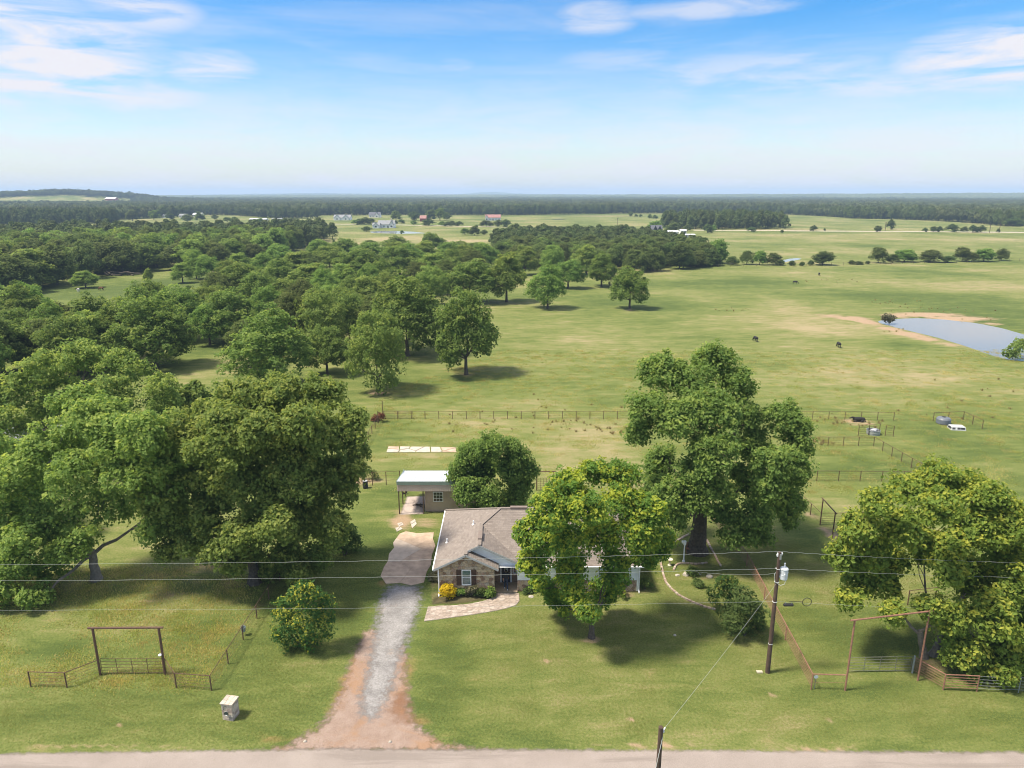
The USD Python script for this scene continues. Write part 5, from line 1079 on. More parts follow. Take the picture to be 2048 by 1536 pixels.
# ------------------------------------------------------------------ pipe fences
rust = plain("rusty_pipe", (.105, .058, .036), .75, .35, 7); orange = plain("orange_pipe", (.25, .125, .085), .7, .3, 5); galv = plain("galvanised", (.30, .32, .32), .5, .1, 4, metallic=.3)
def fence(name, label, pts, h=1.15, rails=(1.0, .8, .6, .4, .2), mat=rust, pr=.045, rr_=.03, spacing=2.6, posts=None, wire=.010, ends=(True, True), group=None):
    pts = [np.array([*p[:2], 0.0]) for p in pts]; o = pts[0]
    t = thing(name, label, "fence", o, group=group); pos = []
    for a, b in zip(pts[:-1], pts[1:]):
        n = max(1, int(round(np.linalg.norm(b - a) / spacing)))
        pos += [a + (b - a) * k / n for k in range(n)]
    pos.append(pts[-1])
    for k, p in enumerate(pos):
        if (k == 0 and not ends[0]) or (k == len(pos) - 1 and not ends[1]): continue
        put("post", tube([p - o - [0, 0, .2], p - o + [0, 0, h + .02]], pr, 8), mat, t)
    for i_, z in enumerate(rails):
        q_ = [p - o + np.array([0, -pr * .5 if i_ else 0, z * h]) for p in pts]
        put("rail" if i_ == 0 else "wire", tube(q_, rr_ if i_ == 0 else wire, 6), mat, t)
    return t
def gpts(l): return [G(*p) for p in l]
fence("pipe_fence", "short rusty pipe fence left of the tall left gate frame", gpts([(62, 1373), (134, 1375), (200, 1349)]), posts=None, spacing=9)
fence("pipe_fence", "rusty pipe fence right of the left gate frame, running back along the driveway lawn", gpts([(333, 1346), (353, 1376), (423, 1381)]), spacing=9, ends=(False, True))
fe0, fe1 = G(423, 1381), G(757, 846)
fence("pipe_fence", "long rusty fence from the front lawn back past the big left trees", [fe0, G(514, 1237), G(560, 1163), G(722, 905), fe1], spacing=2.7, ends=(False, True))
fence("pipe_fence", "rusty fence across the pasture behind the concrete strip", gpts([(768, 838), (1262, 838)]), spacing=2.02, h=1.2, rails=(1, .75, .5, .25), wire=.008, rr_=.022)
fence("pipe_fence", "rusty fence piece behind the giant tree ending near the black cow", gpts([(1560, 838), (1787, 841)]), spacing=2.2, h=1.25, rails=(1, .66, .33), rr_=.025)
fence("pipe_fence", "rusty fence corner behind the grey tank and the truck shell", gpts([(1866, 842), (1926, 840), (1964, 858)]), spacing=2.2, h=1.3, rails=(1, .66, .33))
fence("pipe_fence", "rusty fence below the trough, turning down the slope to the right-hand trees", gpts([(1595, 892), (1747, 892), (1843, 948)]), spacing=2.15, h=1.25, rails=(1, .8, .6, .4, .2))
fence("pipe_fence", "rusty fence row in the middle pasture right of the giant tree", gpts([(1590, 962), (1850, 963)]), spacing=2.35, h=1.25, rails=(1, .8, .6, .4, .2))
fence("pipe_fence", "back yard fence left of the metal shed", gpts([(690, 974), (800, 968)]), spacing=1.5, h=1.6, rails=(1, .7, .35), rr_=.02)
fence("pipe_fence", "back yard fence right of the metal shed, running behind the bright tree", gpts([(1107, 981), (1250, 975), (1400, 968)]), spacing=2.6, h=1.25, rails=(1, .6, .3), rr_=.02)
fence("pipe_fence", "dark rusty fence leading down to the tall open gateway right of the giant tree", gpts([(1560, 985), (1602, 1012), (1640, 1049)]), spacing=2.2, h=1.25)
fence("pipe_fence", "dark rusty fence from the tall gateway to the right-hand tree", gpts([(1640, 1049), (1683, 1049), (1900, 1040)]), spacing=2.3, h=1.25, rails=(1, .84, .68, .52, .36, .2), ends=(False, True), wire=.014)
fence("pipe_fence", "long orange pipe fence from the front corner back past the utility pole", [G(1622, 1379), G(1493, 1132), G(1425, 1042)], mat=orange, spacing=5.5, h=1.2, rr_=.04, wire=.016, rails=(1, .84, .68, .52, .36, .2))
fence("pipe_fence", "short orange fence joining the front corner to the right gate post", gpts([(1622, 1379), (1690, 1381)]), mat=orange, spacing=9, h=1.2, rails=(1, .5), ends=(False, False), rr_=.04)
fence("pipe_fence", "pale and orange fence slanting from the right gate to the right front corner", gpts([(1825, 1345), (1886, 1380), (1953, 1383)]), mat=orange, spacing=9, h=1.2, rr_=.04, wire=.018, ends=(False, True), rails=(1, .84, .68, .52, .36, .2))
fence("wire_fence", "grey wire fence running off to the right from the orange corner post", gpts([(1953, 1383), (2120, 1388)]), mat=galv, spacing=3.0, h=1.15, pr=.03, rr_=.012, ends=(False, True))
fence("wire_fence", "fence half hidden behind the right-hand tree", gpts([(1815, 1210), (1975, 1190), (2120, 1180)]), mat=rust, spacing=3.0, h=1.3, rr_=.025)
fence("pasture_fence", "thin wire fence along the far dark tree row", gpts([(1436, 534), (1760, 529), (2120, 521)]), mat=steel, spacing=6.0, h=1.3, pr=.07, rr_=.03, rails=(1, .5))
def panel(label, a, b, h=1.5, n=5):
    return fence("cattle_hurdle", label, [a, b], h=h, spacing=9, rails=[1 - k / n for k in range(n)], rr_=.02, wire=.02)
panel("rusty stock panel left of the grey trough", G(1716, 872), G(1737, 870)); panel("rusty stock panel behind the grey trough", G(1737, 870), G(1758, 868)); panel("rusty stock panel standing by itself right of the grey trough", G(1770, 872), G(1786, 873))
def gateframe(label, a, b, top, mat, pr=.085, lean=None):
    t = thing("gateway", label, "gateway", a); a3, b3 = np.array(a), np.array(b)
    put("post", tube([(0, 0, -.2), (0, 0, top)], pr, 10), mat, t); put("post", tube([b3 - a3 - [0, 0, .2], b3 - a3 + [0, 0, top]], pr, 10), mat, t)
    d = (b3 - a3) / np.linalg.norm(b3 - a3) * .3
    put("beam", tube([-d + [0, 0, top], b3 - a3 + d + [0, 0, top]], pr * .95, 10), mat, t)
def gate(label, a, b, h, mat, nb=5, nv=4):
    a3, b3 = np.array(a), np.array(b); d = b3 - a3; t = thing("farm_gate", label, "gate", a); e = d / np.linalg.norm(d) * .12
    for k in range(nb): put("bar", tube([e + [0, 0, .12 + (h - .12) * k / (nb - 1)], d - e + [0, 0, .12 + (h - .12) * k / (nb - 1)]], .016, 6), mat, t)
    for k in range(nv): s = e + (d - 2 * e) * k / (nv - 1); put("upright", tube([s + [0, 0, .12], s + [0, 0, h]], .02, 6), mat, t)
ga, gb = G(201, 1350), G(333, 1346); gb = np.array([gb[0], ga[1] + .05, 0])
gateframe("tall rusty pipe gateway standing in the grass at the lower left", ga, gb, AT(188, 1256, ga[1])[2], rust)
gate("rusty tube gate closed under the left pipe gateway", ga + [0, .05, 0], gb + [0, .05, 0], 1.25, rust, 6, 5)
ga, gb = G(1690, 1381), G(1822, 1345)
gateframe("tall orange pipe gateway beside the right-hand tree", ga, np.array([G(1826, 1350)[0], ga[1] + 1.0, 0]), AT(1697, 1240, ga[1])[2], orange, .06)
gate("grey tube gate under the orange gateway", G(1692, 1345), G(1824, 1343), 1.2, plain("weathered_tube", (.16, .16, .13), .7, .2, 6), 6, 5)
put_t = thing("pipe_stub", "short pale post beside the orange gateway", "post", G(1824, 1346)); put("post", tube([(0, 0, -.1), (0, 0, 1.35)], .06, 8), galv, put_t); put("cap", lathe([(.07, 1.35), (.05, 1.39), (0, 1.40)], 8), galv, put_t)
a, b = G(1640, 1050), G(1664, 1079)
gateframe("tall dark pipe gateway on the slope right of the giant tree", a, b, AT(1644, 998, a[1])[2], rust, .06)
a, b = G(1073, 981), G(1107, 981)
gateframe("dark pipe gate frame between the shed's tree and the bright tree", a, b, AT(1073, 943, a[1])[2], rust, .05)
gate("mesh gate in the dark frame right of the shed's tree", a, b, 1.5, rust, 7, 6)
a, b = G(768, 837), G(828, 837)
gate("rusty tube gate in the pasture fence corner", a - [0, .1, 0], b - [0, .1, 0], 1.2, rust, 6, 3)
for k, (px, py, tp) in enumerate([(766, 837, 802), (756, 846, 822)]):
    a = G(px, py); t = thing("pipe_stub", ["tallest pipe post at the pasture fence corner", "second tall pipe post at the pasture fence corner"][k], "post", a); put("post", tube([(0, 0, -.2), (0, 0, AT(px, tp, a[1])[2])], .05, 8), rust, t); put("cap", lathe([(.06, AT(px, tp, a[1])[2]), (0, AT(px, tp, a[1])[2] + .04)], 8), rust, t)

# ------------------------------------------------------------------ utility poles and lines
wood = plain("pole_wood", (.075, .048, .034), .9, .35, 3, bump=.01); white_por = plain("porcelain", (.62, .64, .64), .35, .05, 4); transm = plain("transformer_grey", (.50, .54, .57), .5, .06, 3); alu = plain("line_wire", (.44, .46, .44), .5, .05, 3, metallic=.2); black_c = plain("black_plastic", (.02, .02, .022), .6, .1, 3)
pb_ = G(1535, 1345); PYL = pb_[1]; HP = AT(1557, 1104, PYL)[2]; tx = AT(1557, 1104, PYL)[0]
pole = thing("utility_pole", "dark wooden utility pole with a grey transformer near its top", "utility pole", pb_)
lx = (tx - pb_[0]) * .35
def pz(z): return np.array([lx * z / HP, 0, z])
put("pole", tube([pz(-.3), pz(0), pz(HP * .5), pz(HP)], [.165, .16, .135, .105], 12), wood, pole)
zl = [AT(1557, y, PYL)[2] for y in (1103, 1137, 1203)]
put("insulator", lathe([(.03, 0), (.07, .03), (.04, .08), (.08, .12), (.045, .18), (.06, .24), (0, .27)], 10, pz(HP) + [-.12, 0, -.32]), white_por, pole)
put("insulator", lathe([(.03, 0), (.06, .03), (.04, .08), (.07, .12), (0, .2)], 10, pz(HP) + [.16, 0, -.2]), white_por, pole)
put("bracket", cat_meshes([beam(pz(HP) + [-.16, 0, -.34], pz(HP) + [.2, 0, -.22], .05, .05), box(-.06, .06, -.13, .13, HP - .5, HP - .1)]), galv, pole)
tz = AT(1567, 1158, PYL)[2]; tc = pz(tz) + [.42, 0, 0]
put("transformer", cat_meshes([lathe([(.0, 0), (.24, .02), (.25, .06), (.25, .30), (.265, .32), (.265, .36), (.25, .38), (.25, .72), (.27, .74), (.27, .78), (.22, .84), (0, .88)], 18, tc)] + [beam(tc + [-.25, 0, z], pz(tz) + [.05, 0, z], .12, .06) for z in (.2, .62)]), transm, pole)
put("bushing", lathe([(.05, .84), (.035, .88), (.07, .92), (.04, .96), (.065, 1.0), (.03, 1.06), (.06, 1.10), (.07, 1.16), (0, 1.22)], 10, tc), white_por, pole)
put("bushing", lathe([(.03, 0), (.05, .05), (.03, .1), (0, .14)], 8, tc + [.25, 0, .42]), white_por, pole); put("bushing", lathe([(.03, 0), (.05, .05), (.03, .1), (0, .14)], 8, tc + [-.05, -.27, .42]), white_por, pole)
put("jumper", tube([tc + [.1, -.2, .1], tc + [.0, -.25, -.25], tc + [-.25, -.22, -.35], pz(tz) + [-.15, -.1, -.15], pz(tz) + [-.22, -.05, .3], pz(tz) + [-.16, 0, .5]], .018, 6), alu, pole)
put("clamp", cat_meshes([torus(pz(z), .14, .02) for z in (zl[1], zl[2], tz - .2, HP * .25)]), white_por, pole)
put("ground_cap", box(-.75, -.35, -.1, .15, 0, .08), plain("base_stone", (.45, .40, .3), .9), pole)
def wire(label, pts, r, name="power_line", n=24, sag=0.0, mat=alu, cat="cable"):
    out = []
    for a, b in zip(pts[:-1], pts[1:]):
        t = np.linspace(0, 1, n)[:-1] if b is not pts[-1] else np.linspace(0, 1, n)
        q_ = np.asarray(a) + (np.asarray(b) - np.asarray(a)) * t[:, None]; q_[:, 2] -= sag * 4 * t * (1 - t); out.append(q_)
    q_ = np.vstack(out); m = put(name, tube(q_, r, 5), mat); return tag(m, label, cat)
for k, (yl, yr, lab) in enumerate([(1129, 1133, "topmost power line across the picture in front of the house"), (1163, 1160, "middle power line across the picture, level with the transformer"), (1220, 1233, "lowest line across the picture, with a black splice box on it")]):
    c = np.array([pb_[0] + pz(zl[k])[0], PYL, zl[k]]); l_, r_ = AT(0, yl, PYL), AT(2048, yr, PYL)
    l2 = l_ + (l_ - c) * .55; r2 = r_ + (r_ - c) * 1.2
    l2[2] = l_[2] + .12; r2[2] = r_[2] + .25
    wire(lab, [l2, c, r2], .0065 if k < 2 else .005, sag=[.45, .4, .35][k], mat=alu)
cc = [pb_[0] + pz(zl[2])[0], PYL, zl[2]]
c_ = AT(1577, 1208, PYL); t = thing("splice_box", "black splice box hanging on the lowest line right of the pole", "cable box", c_)
put("case", cat_meshes([tube([(-.34, 0, -.06), (-.28, 0, -.06), (.28, 0, -.06), (.34, 0, -.06)], [.06, .11, .11, .06], 10)]), black_c, t); put("strap", cat_meshes([beam((x, 0, 0), (x, 0, .13), .03, .03, (1, 0, 0)) for x in (-.2, .2)]), galv, t)
c_ = AT(1614, 1204, PYL); t = thing("cable_loop", "round black loop of spare cable hanging on the lowest line", "cable loop", c_)
put("loop", torus((0, 0, 0), .30, .022, "y", 28, 6), black_c, t); put("tail", tube([(-.3, 0, 0), (-.8, 0, .05), (-1.2, 0, .02)], .018, 5), black_c, t)
sb = AT(1322, 1454, 28.2); stub_h = sb[2]
t = thing("guy_pole", "short dark pole at the bottom edge across the road, holding a guy wire", "pole", (sb[0], 28.2, 0))
put("pole", tube([(0, 0, -.3), (0, 0, stub_h)], [.13, .115], 12), wood, t); put("hook", cat_meshes([lathe([(.03, 0), (.06, .05), (.03, .1)], 8, (.14, .05, stub_h - .35)), beam((.08, 0, stub_h - .3), (.26, .25, stub_h - .25), .05, .05)]), white_por, t)
tie = np.array([pb_[0], PYL, 0]) + pz(AT(1552, 1166, PYL)[2])
wire("slanting guy wire from the utility pole over the lawn to the short pole", [tie, (sb[0] + .1, 28.3, stub_h - .3)], .0065, "guy_wire", sag=.15)
wire("anchor wire slanting down from the short pole to the road edge", [(sb[0] + .1, 28.15, stub_h - .5), (sb[0] - 2.2, 24.5, .05)], .014, "guy_wire")
wire("thin service cable from the transformer to the house roof", [np.array([pb_[0], PYL, 0]) + pz(AT(1548, 1147, PYL)[2]), (10.7, 53.2, 2.75)], .006, "service_cable", sag=.55)

# ------------------------------------------------------------------ yard things
mb = G(456, 1441); MS = (G(475, 1441)[0] - G(443, 1441)[0])
mt = thing("mailbox", "stone mailbox pillar on the verge left of the driveway, its small door hanging open", "mailbox", mb + [0, .0, 0], math.radians(-10))
W_, D_, H_ = .72, .75, 1.15
put("core", box(-W_ / 2 + .04, W_ / 2 - .04, .04, D_ - .04, -.05, H_), wallmortar, mt)
mr = np.random.RandomState(12)
mstone = [plain(f"mail_stone_{k}", c, .9, .2, 8, bump=.01) for k, c in enumerate([(.40, .34, .29), (.48, .42, .36), (.34, .27, .23), (.52, .44, .36)])]
hole = Polygon([(-.11 + .17 * math.cos(a), .84 + .17 * math.sin(a)) for a in np.linspace(0, 6.28, 14)])
for z in np.arange(0, H_ - .02, .145):
    for side in range(4):
        wd = W_ if side % 2 == 0 else D_ - .09; xs = np.r_[-wd / 2, np.sort(mr.uniform(-wd / 2 + .1, wd / 2 - .1, 2)), wd / 2]
        for x0, x1 in zip(xs[:-1], xs[1:]):
            if x1 - x0 < .06: continue
            b0, b1, zz = x0 + .008, x1 - .008, min(.132, H_ - z - .01); dp = mr.uniform(.035, .06)
            if side == 0:
                c = Polygon([(b0, z), (b1, z), (b1, z + zz), (b0, z + zz)]).difference(hole)
                if c.is_empty or c.area < .003: continue
                if c.geom_type != "Polygon": c = max(c.geoms, key=lambda q_: q_.area)
                m = wallprism(list(c.exterior.coords)[:-1], .045 - dp, .05)
            elif side == 2: m = box(b0, b1, D_ - .05, D_ - .045 + dp, z, z + zz)
            elif side == 1: m = box(W_ / 2 - .05, W_ / 2 - .045 + dp, D_ / 2 + b0, D_ / 2 + b1, z, z + zz)
            else: m = box(-W_ / 2 + .045 - dp, -W_ / 2 + .05, D_ / 2 + b0, D_ / 2 + b1, z, z + zz)
            put("stone", m, mstone[mr.randint(4)], mt)
cap_ = put("cap", box(-W_ / 2 - .05, W_ / 2 + .05, -.04, D_ + .04, H_, H_ + .05), wallmortar, mt)
for x0, x1, y0, y1 in [(-.42, -.1, -.05, .3), (-.09, .18, -.05, .35), (.19, .42, -.05, .25), (-.42, -.15, .31, .80), (-.14, .16, .36, .80), (.17, .42, .26, .80)]:
    put("cap_stone", box(x0, x1 - .012, y0, y1 - .012, H_ + .05, H_ + .085), mstone[mr.choice([1, 3, 0])], cap_)
tub = put("letter_box", tube([(-.11, .02, .84), (-.11, .5, .84)], .155, 14, False), black_c, mt)
put("opening", lathe([(0, 0), (.15, 0)], 14) if False else (np.array([[-.11 + .155 * math.cos(a), .40, .84 + .155 * math.sin(a)] for a in np.linspace(0, 2 * np.pi, 14, endpoint=False)] + [[-.11, .40, .84]]), np.array([[14, (k + 1) % 14, k] for k in range(14)])), dark_mat, tub)
fd = plain("mailbox_green", (.035, .05, .052), .5, .1, 4)
put("flap", wallprism([(.0 + .15 * math.cos(a), .56 + .15 * math.sin(a)) for a in np.linspace(0, 2 * np.pi, 14, endpoint=False)], -.10, -.075), fd, mt)
put("flap_handle", box(-.06, .07, -.125, -.10, .46, .49), white_mat, mt)

p = G(1367, 1123); t = thing("yard_lamp", "white lamp post in the garden before the giant tree", "lamp post", p)
put("post", cat_meshes([lathe([(.14, 0), (.14, .08), (.07, .14), (.055, 1.2), (.05, 1.62)], 10)]), white_mat, t); put("lantern", lathe([(.06, 1.62), (.12, 1.66), (.15, 1.95), (.17, 1.97), (.10, 2.06), (.03, 2.10), (0, 2.16)], 8), white_mat, t)
put("arm", cat_meshes([tube([(-.0, 0, 1.72), (-.18, 0, 1.78), (-.2, 0, 1.9)], .025, 6), lathe([(.04, 1.86), (.10, 1.92), (.09, 2.06), (0, 2.1)], 8, (-.2, 0, 0))]), white_mat, t)
p = G(1339, 1131); t = thing("bird_bath", "small pale bird bath beside the curved edging", "bird bath", p)
stm = plain("cast_stone", (.55, .50, .40), .85, .1, 8)
put("pedestal", lathe([(.17, 0), (.17, .06), (.08, .12), (.07, .45), (.12, .52)], 12), stm, t); put("bowl", lathe([(.1, .5), (.27, .60), (.28, .63), (.25, .63), (.12, .57), (0, .56)], 14), stm, t)
p = G(1384, 1108); t = thing("garden_bench", "leaning brown wooden bench at the foot of the giant tree", "bench", p, math.radians(-14))
bw = plain("bench_wood", (.24, .12, .06), .8, .25, 5)
for k in range(4): put("slat", box(-.6, .6, .0 + k * .11, .09 + k * .11, .42, .45), bw, t)
for k in range(3): put("back_slat", hexa([(-.6, .44 + .04 * k, .52 + k * .13), (.6, .44 + .04 * k, .52 + k * .13), (-.6, .47 + .04 * k, .51 + k * .13), (.6, .47 + .04 * k, .51 + k * .13), (-.6, .47 + .04 * k, .62 + k * .13), (.6, .47 + .04 * k, .62 + k * .13), (-.6, .50 + .04 * k, .61 + k * .13), (.6, .50 + .04 * k, .61 + k * .13)]), bw, t)
for s in (-.52, .52): put("leg", cat_meshes([box(s - .03, s + .03, .02, .07, 0, .42), box(s - .03, s + .03, .40, .46, 0, .9), box(s - .03, s + .03, .02, .46, .38, .42)]), bw, t)
rockm = plain("garden_rock", (.42, .38, .32), .9, .2, 5)
def rock(c, r, seed, flat=.7):
    m = trimesh.creation.icosphere(2, 1.0); v = np.array(m.vertices); rg = np.random.RandomState(seed)
    for _ in range(6):
        d = unit(rg, 1)[0]; h_ = rg.uniform(.6, .95); s_ = v @ d; v = v - np.maximum(0, s_ - h_)[:, None] * d
    return v * [r, r * .85, r * flat] + np.asarray(c), np.array(m.faces)
for k, (px, py, r_, lab) in enumerate([(1371, 1150, .34, "largest pale rock beside the small dark plant in the garden"), (1419, 1154, .30, "round pale rock right of the small dark plant"), (1355, 1151, .22, "flat low rock left of the largest garden rock"), (1400, 1149, .14, "smallest pale rock beside the garden plant"), (1349, 1271, .14, "little pale rock on the front lawn under the bright tree"), (1062, 1194, .22, "tan rock right of the porch path"), (610, 1483, .12, "small white stone at the road edge left of the driveway"), (780, 1484, .12, "small white stone at the road edge below the driveway")]):
    p = G(px, py); tag(put("rock", rock((p[0], p[1], .1 * r_), r_, 50 + k, .45 if k == 2 else .75), rockm), lab, "rock")
edm = [plain(f"edging_stone_{k}", c, .9, .15, 7) for k, c in enumerate([(.40, .31, .24), (.46, .38, .30), (.34, .25, .19)])]
er = np.random.RandomState(15)
def edging(label, pl):
    pts = np.array([G(*p)[:2] for p in pl]); ls = LineString(pts); t = thing("garden_edging", label, "edging")
    for d in np.arange(.15, ls.length, .34):
        a, b = np.array(ls.interpolate(d - .14).coords[0]), np.array(ls.interpolate(d + .14).coords[0]); dz = er.uniform(0, .03)
        put("edging_stone", beam((*a, .05 + dz), (*b, .05 + dz), er.uniform(.14, .19), .12), edm[er.randint(3)], t)
edging("curved stone edging round the front and left of the garden below the giant tree", [(1320, 1118), (1323, 1135), (1327, 1152), (1332, 1166), (1342, 1178), (1356, 1190), (1380, 1203), (1408, 1214), (1434, 1221)])
edging("stone edging coming down from behind the giant tree's trunk on the left", [(1348, 1087), (1358, 1080), (1370, 1073), (1384, 1067)])
edging("stone edging on the right of the giant tree's trunk", [(1413, 1080), (1420, 1094), (1428, 1108), (1436, 1124), (1442, 1134)])
edging("inner curl of stone edging in the middle of the garden", [(1347, 1141), (1351, 1132), (1358, 1128), (1370, 1127), (1388, 1129), (1404, 1128), (1416, 1126)])
p = G(731, 976); t = thing("barrel", "black barrel standing at the back yard fence left of the shed", "barrel", p)
put("barrel", lathe([(0, 0), (.28, 0), (.29, .03), (.29, .28), (.305, .30), (.29, .32), (.29, .58), (.305, .60), (.29, .62), (.29, .86), (.26, .88), (.25, .80), (0, .78)], 16), black_c, t); put("lid", lathe([(.27, .86), (.27, .89), (0, .92)], 14), trim_grey, t)
p = G(1086, 1014); t = thing("wheelbarrow", "small black tub cart on the back lawn just above the house roof", "cart", (p[0], p[1], 0), 1.2)
put("tub", hexa([(-.3, -.45, .35), (.3, -.45, .35), (-.3, .35, .35), (.3, .35, .35), (-.42, -.6, .75), (.42, -.6, .75), (-.42, .55, .75), (.42, .55, .75)]), black_c, t); put("wheel", torus((0, -.7, .2), .15, .05, "x", 14, 6), tyre_m, t); put("handle", cat_meshes([tube([(s, -.7, .2), (s, .3, .36), (s, 1.0, .62)], .02, 6) for s in (-.2, .2)] + [tube([(s, .45, 0), (s, .35, .36)], .02, 6) for s in (-.2, .2)]), black_c, t)
p = G(1629, 1378); t = thing("small_sign", "small white sign on a thin stake beside the orange corner post", "sign", p); put("board", cat_meshes([lathe([(0, -.012), (.15, -.012), (.15, .012), (0, .012)], 16)]) if False else wallprism([(.15 * math.cos(a), .95 + .13 * math.sin(a)) for a in np.linspace(0, 2 * np.pi, 10, endpoint=False)], -.02, .0), white_mat, t); put("stake", tube([(0, .02, -.1), (0, .02, .95)], .02, 6), galv, t)
p = G(327, 1318, 1.0); t = thing("yard_light", "small white lamp fixed to the right post of the left gateway", "lamp", (gb[0] * 0 + G(333, 1346)[0] - .12, G(201, 1350)[1] - .05, 1.62)); put("shade", lathe([(.02, .12), (.12, .02), (.13, 0), (.05, 0)], 10), white_mat, t); put("bracket", tube([(0, 0, .1), (.14, .05, .1)], .015, 6), white_mat, t)
p = G(489, 1269); t = thing("feed_bucket", "grey-blue bucket hanging on the rusty fence near the holly-like bush", "bucket", (p[0], p[1] - .1, .35)); put("bucket", lathe([(0, 0), (.14, 0), (.19, .36), (.17, .36), (.13, .03), (0, .03)], 12), plain("blue_grey", (.17, .24, .25), .6), t); put("handle", tube([(-.18, 0, .36), (-.12, 0, .5), (0, .02, .55), (.12, 0, .5), (.18, 0, .36)], .01, 5), galv, t)

# trough, tank, truck shell in the pasture
p = G(1746, 868); t = thing("water_trough", "round grey metal trough between the stock panels", "trough", p); put("tank", lathe([(0, 0), (.85, 0), (.86, .28), (.89, .30), (.86, .32), (.86, .6), (.9, .62), (.84, .62), (.82, .3), (0, .3)], 22), galv, t); put("tarp", rock((.1, .1, .55), .55, 3, .45), plain("pale_sheet", (.40, .41, .43), .6), t)
p = G(1886, 847); t = thing("grey_tank", "low grey plastic tank behind the white truck shell", "tank", p, .3); put("tank", lathe([(0, 0), (.85, 0), (.95, .1), (.95, .7), (.8, .9), (.3, 1.0), (0, 1.0)], 20), plain("grey_plastic", (.13, .145, .17), .5), t); put("lid", lathe([(.25, .98), (.25, 1.06), (0, 1.08)], 12), black_c, t)
p = G(1913, 858); t = thing("truck_shell", "white pickup camper shell with dark windows lying in the pasture", "camper shell", p, math.radians(-8), scale=(.78, .9, .56))
shellw = plain("shell_white", (.55, .57, .56), .35, .04, 2)
put("shell", hexa([(-1.25, -.8, 0), (1.25, -.8, 0), (-1.25, .8, 0), (1.25, .8, 0), (-1.12, -.62, .85), (1.12, -.62, .85), (-1.12, .62, .85), (1.12, .62, .85)]), shellw, t)
def quadlerp(a, b, c, d, u0, u1, v0, v1, off):
    a, b, c, d = map(np.array, (a, b, c, d)); f = lambda u, v: (a * (1 - u) + b * u) * (1 - v) + (d * (1 - u) + c * u) * v
    n_ = np.cross(b - a, d - a); n_ = n_ / np.linalg.norm(n_) * off; q_ = np.array([f(u0, v0), f(u1, v0), f(u1, v1), f(u0, v1)])
    return np.vstack([q_, q_ + n_]), np.array([[0, 2, 1], [0, 3, 2], [4, 5, 6], [4, 6, 7], [0, 1, 5], [0, 5, 4], [1, 2, 6], [1, 6, 5], [2, 3, 7], [2, 7, 6], [3, 0, 4], [3, 4, 7]])
fa = ((-1.25, -.8, 0), (1.25, -.8, 0), (1.12, -.62, .85), (-1.12, -.62, .85)); le = ((-1.25, .8, 0), (-1.25, -.8, 0), (-1.12, -.62, .85), (-1.12, .62, .85))
for q_, u0, u1 in ((fa, .04, .26), (fa, .40, .62), (fa, .64, .95)): put("window", quadlerp(*q_, u0, u1, .28, .82, .012), dark_mat, t)
put("window", quadlerp(*le, .1, .9, .25, .85, .012), dark_mat, t); put("rub_rail", quadlerp(*fa, 0, 1, .0, .10, .02), galv, t)

# ------------------------------------------------------------------ animals
blackfur = plain("black_coat", (.012, .011, .011), .8, .3, 6); brownfur = plain("red_brown_coat", (.115, .042, .018), .8, .25, 4); whitefur = plain("white_coat", (.62, .58, .52), .8, .08, 4); hornm = plain("pale_face", (.6, .56, .5), .7, .1, 4)
def cow_body(s=1.0, graze=True, horse=False, lying=False):
    if lying:
        P_ = [Manifold.batch_hull([ball((-.7, 0, .42), .36), ball((.1, 0, .44), .40), ball((.65, 0, .42), .33)])] + chain([(.7, 0, .55, .24), (1.05, .05, .75, .17), (1.30, .08, .68, .13), (1.52, .1, .58, .085)])
        for y_ in (-.3, .3): P_ += chain([(.55, y_, .22, .15), (.95, y_ * 1.3, .10, .08), (.65, y_ * 1.5, .07, .06)]) + chain([(-.6, y_, .28, .2), (-.2, y_ * 1.6, .12, .09), (-.55, y_ * 1.8, .07, .06)])
        P_ += chain([(-1.02, 0, .5, .05), (-1.15, .05, .2, .03), (-1.12, .1, .06, .05)])
    else:
        hb, ck = (1.22, .29) if horse else (1.08, .36)
        P_ = [Manifold.batch_hull([ball((-.62, 0, hb), ck * .88), ball((.0, 0, hb - .05), ck), ball((.58, 0, hb), ck * .95)])]
        neck = [(.65, 0, hb + .08, .25), (1.0, 0, hb - .12, .16), (1.28, .02, .62, .13), (1.42, .03, .32, .10), (1.46, .03, .12, .07)] if graze else [(.65, 0, hb + .1, .24), (1.0, 0, hb + .35, .15), (1.25, 0, hb + .42, .13), (1.55, 0, hb + .22, .075)]
        P_ += chain(neck)
        for y_ in (-.19, .19):
            P_ += chain([(.55, y_, hb - .15, .17), (.56, y_, .58, .085), (.54, y_, .14, .055), (.58, y_, .05, .06)])
            P_ += chain([(-.62, y_, hb - .1, .21), (-.48, y_, .78, .12), (-.70, y_, .50, .07), (-.64, y_, .12, .052), (-.60, y_, .05, .06)])
        P_ += chain([(-.92, 0, hb + .15, .05), (-1.02, 0, hb - .25, .035), (-1.0, 0, .45, .06)])
        e = np.array(neck[-2][:3])
        for y_ in (-.15, .15): P_ += chain([(*(np.array(neck[-3][:3]) + [0, y_ * .6, .06]), .04), (*(np.array(neck[-3][:3]) + [-.04, y_ * 1.6, .08]), .03)])
    t_ = body(P_, .07, 6); t_.vertices *= s; return t_
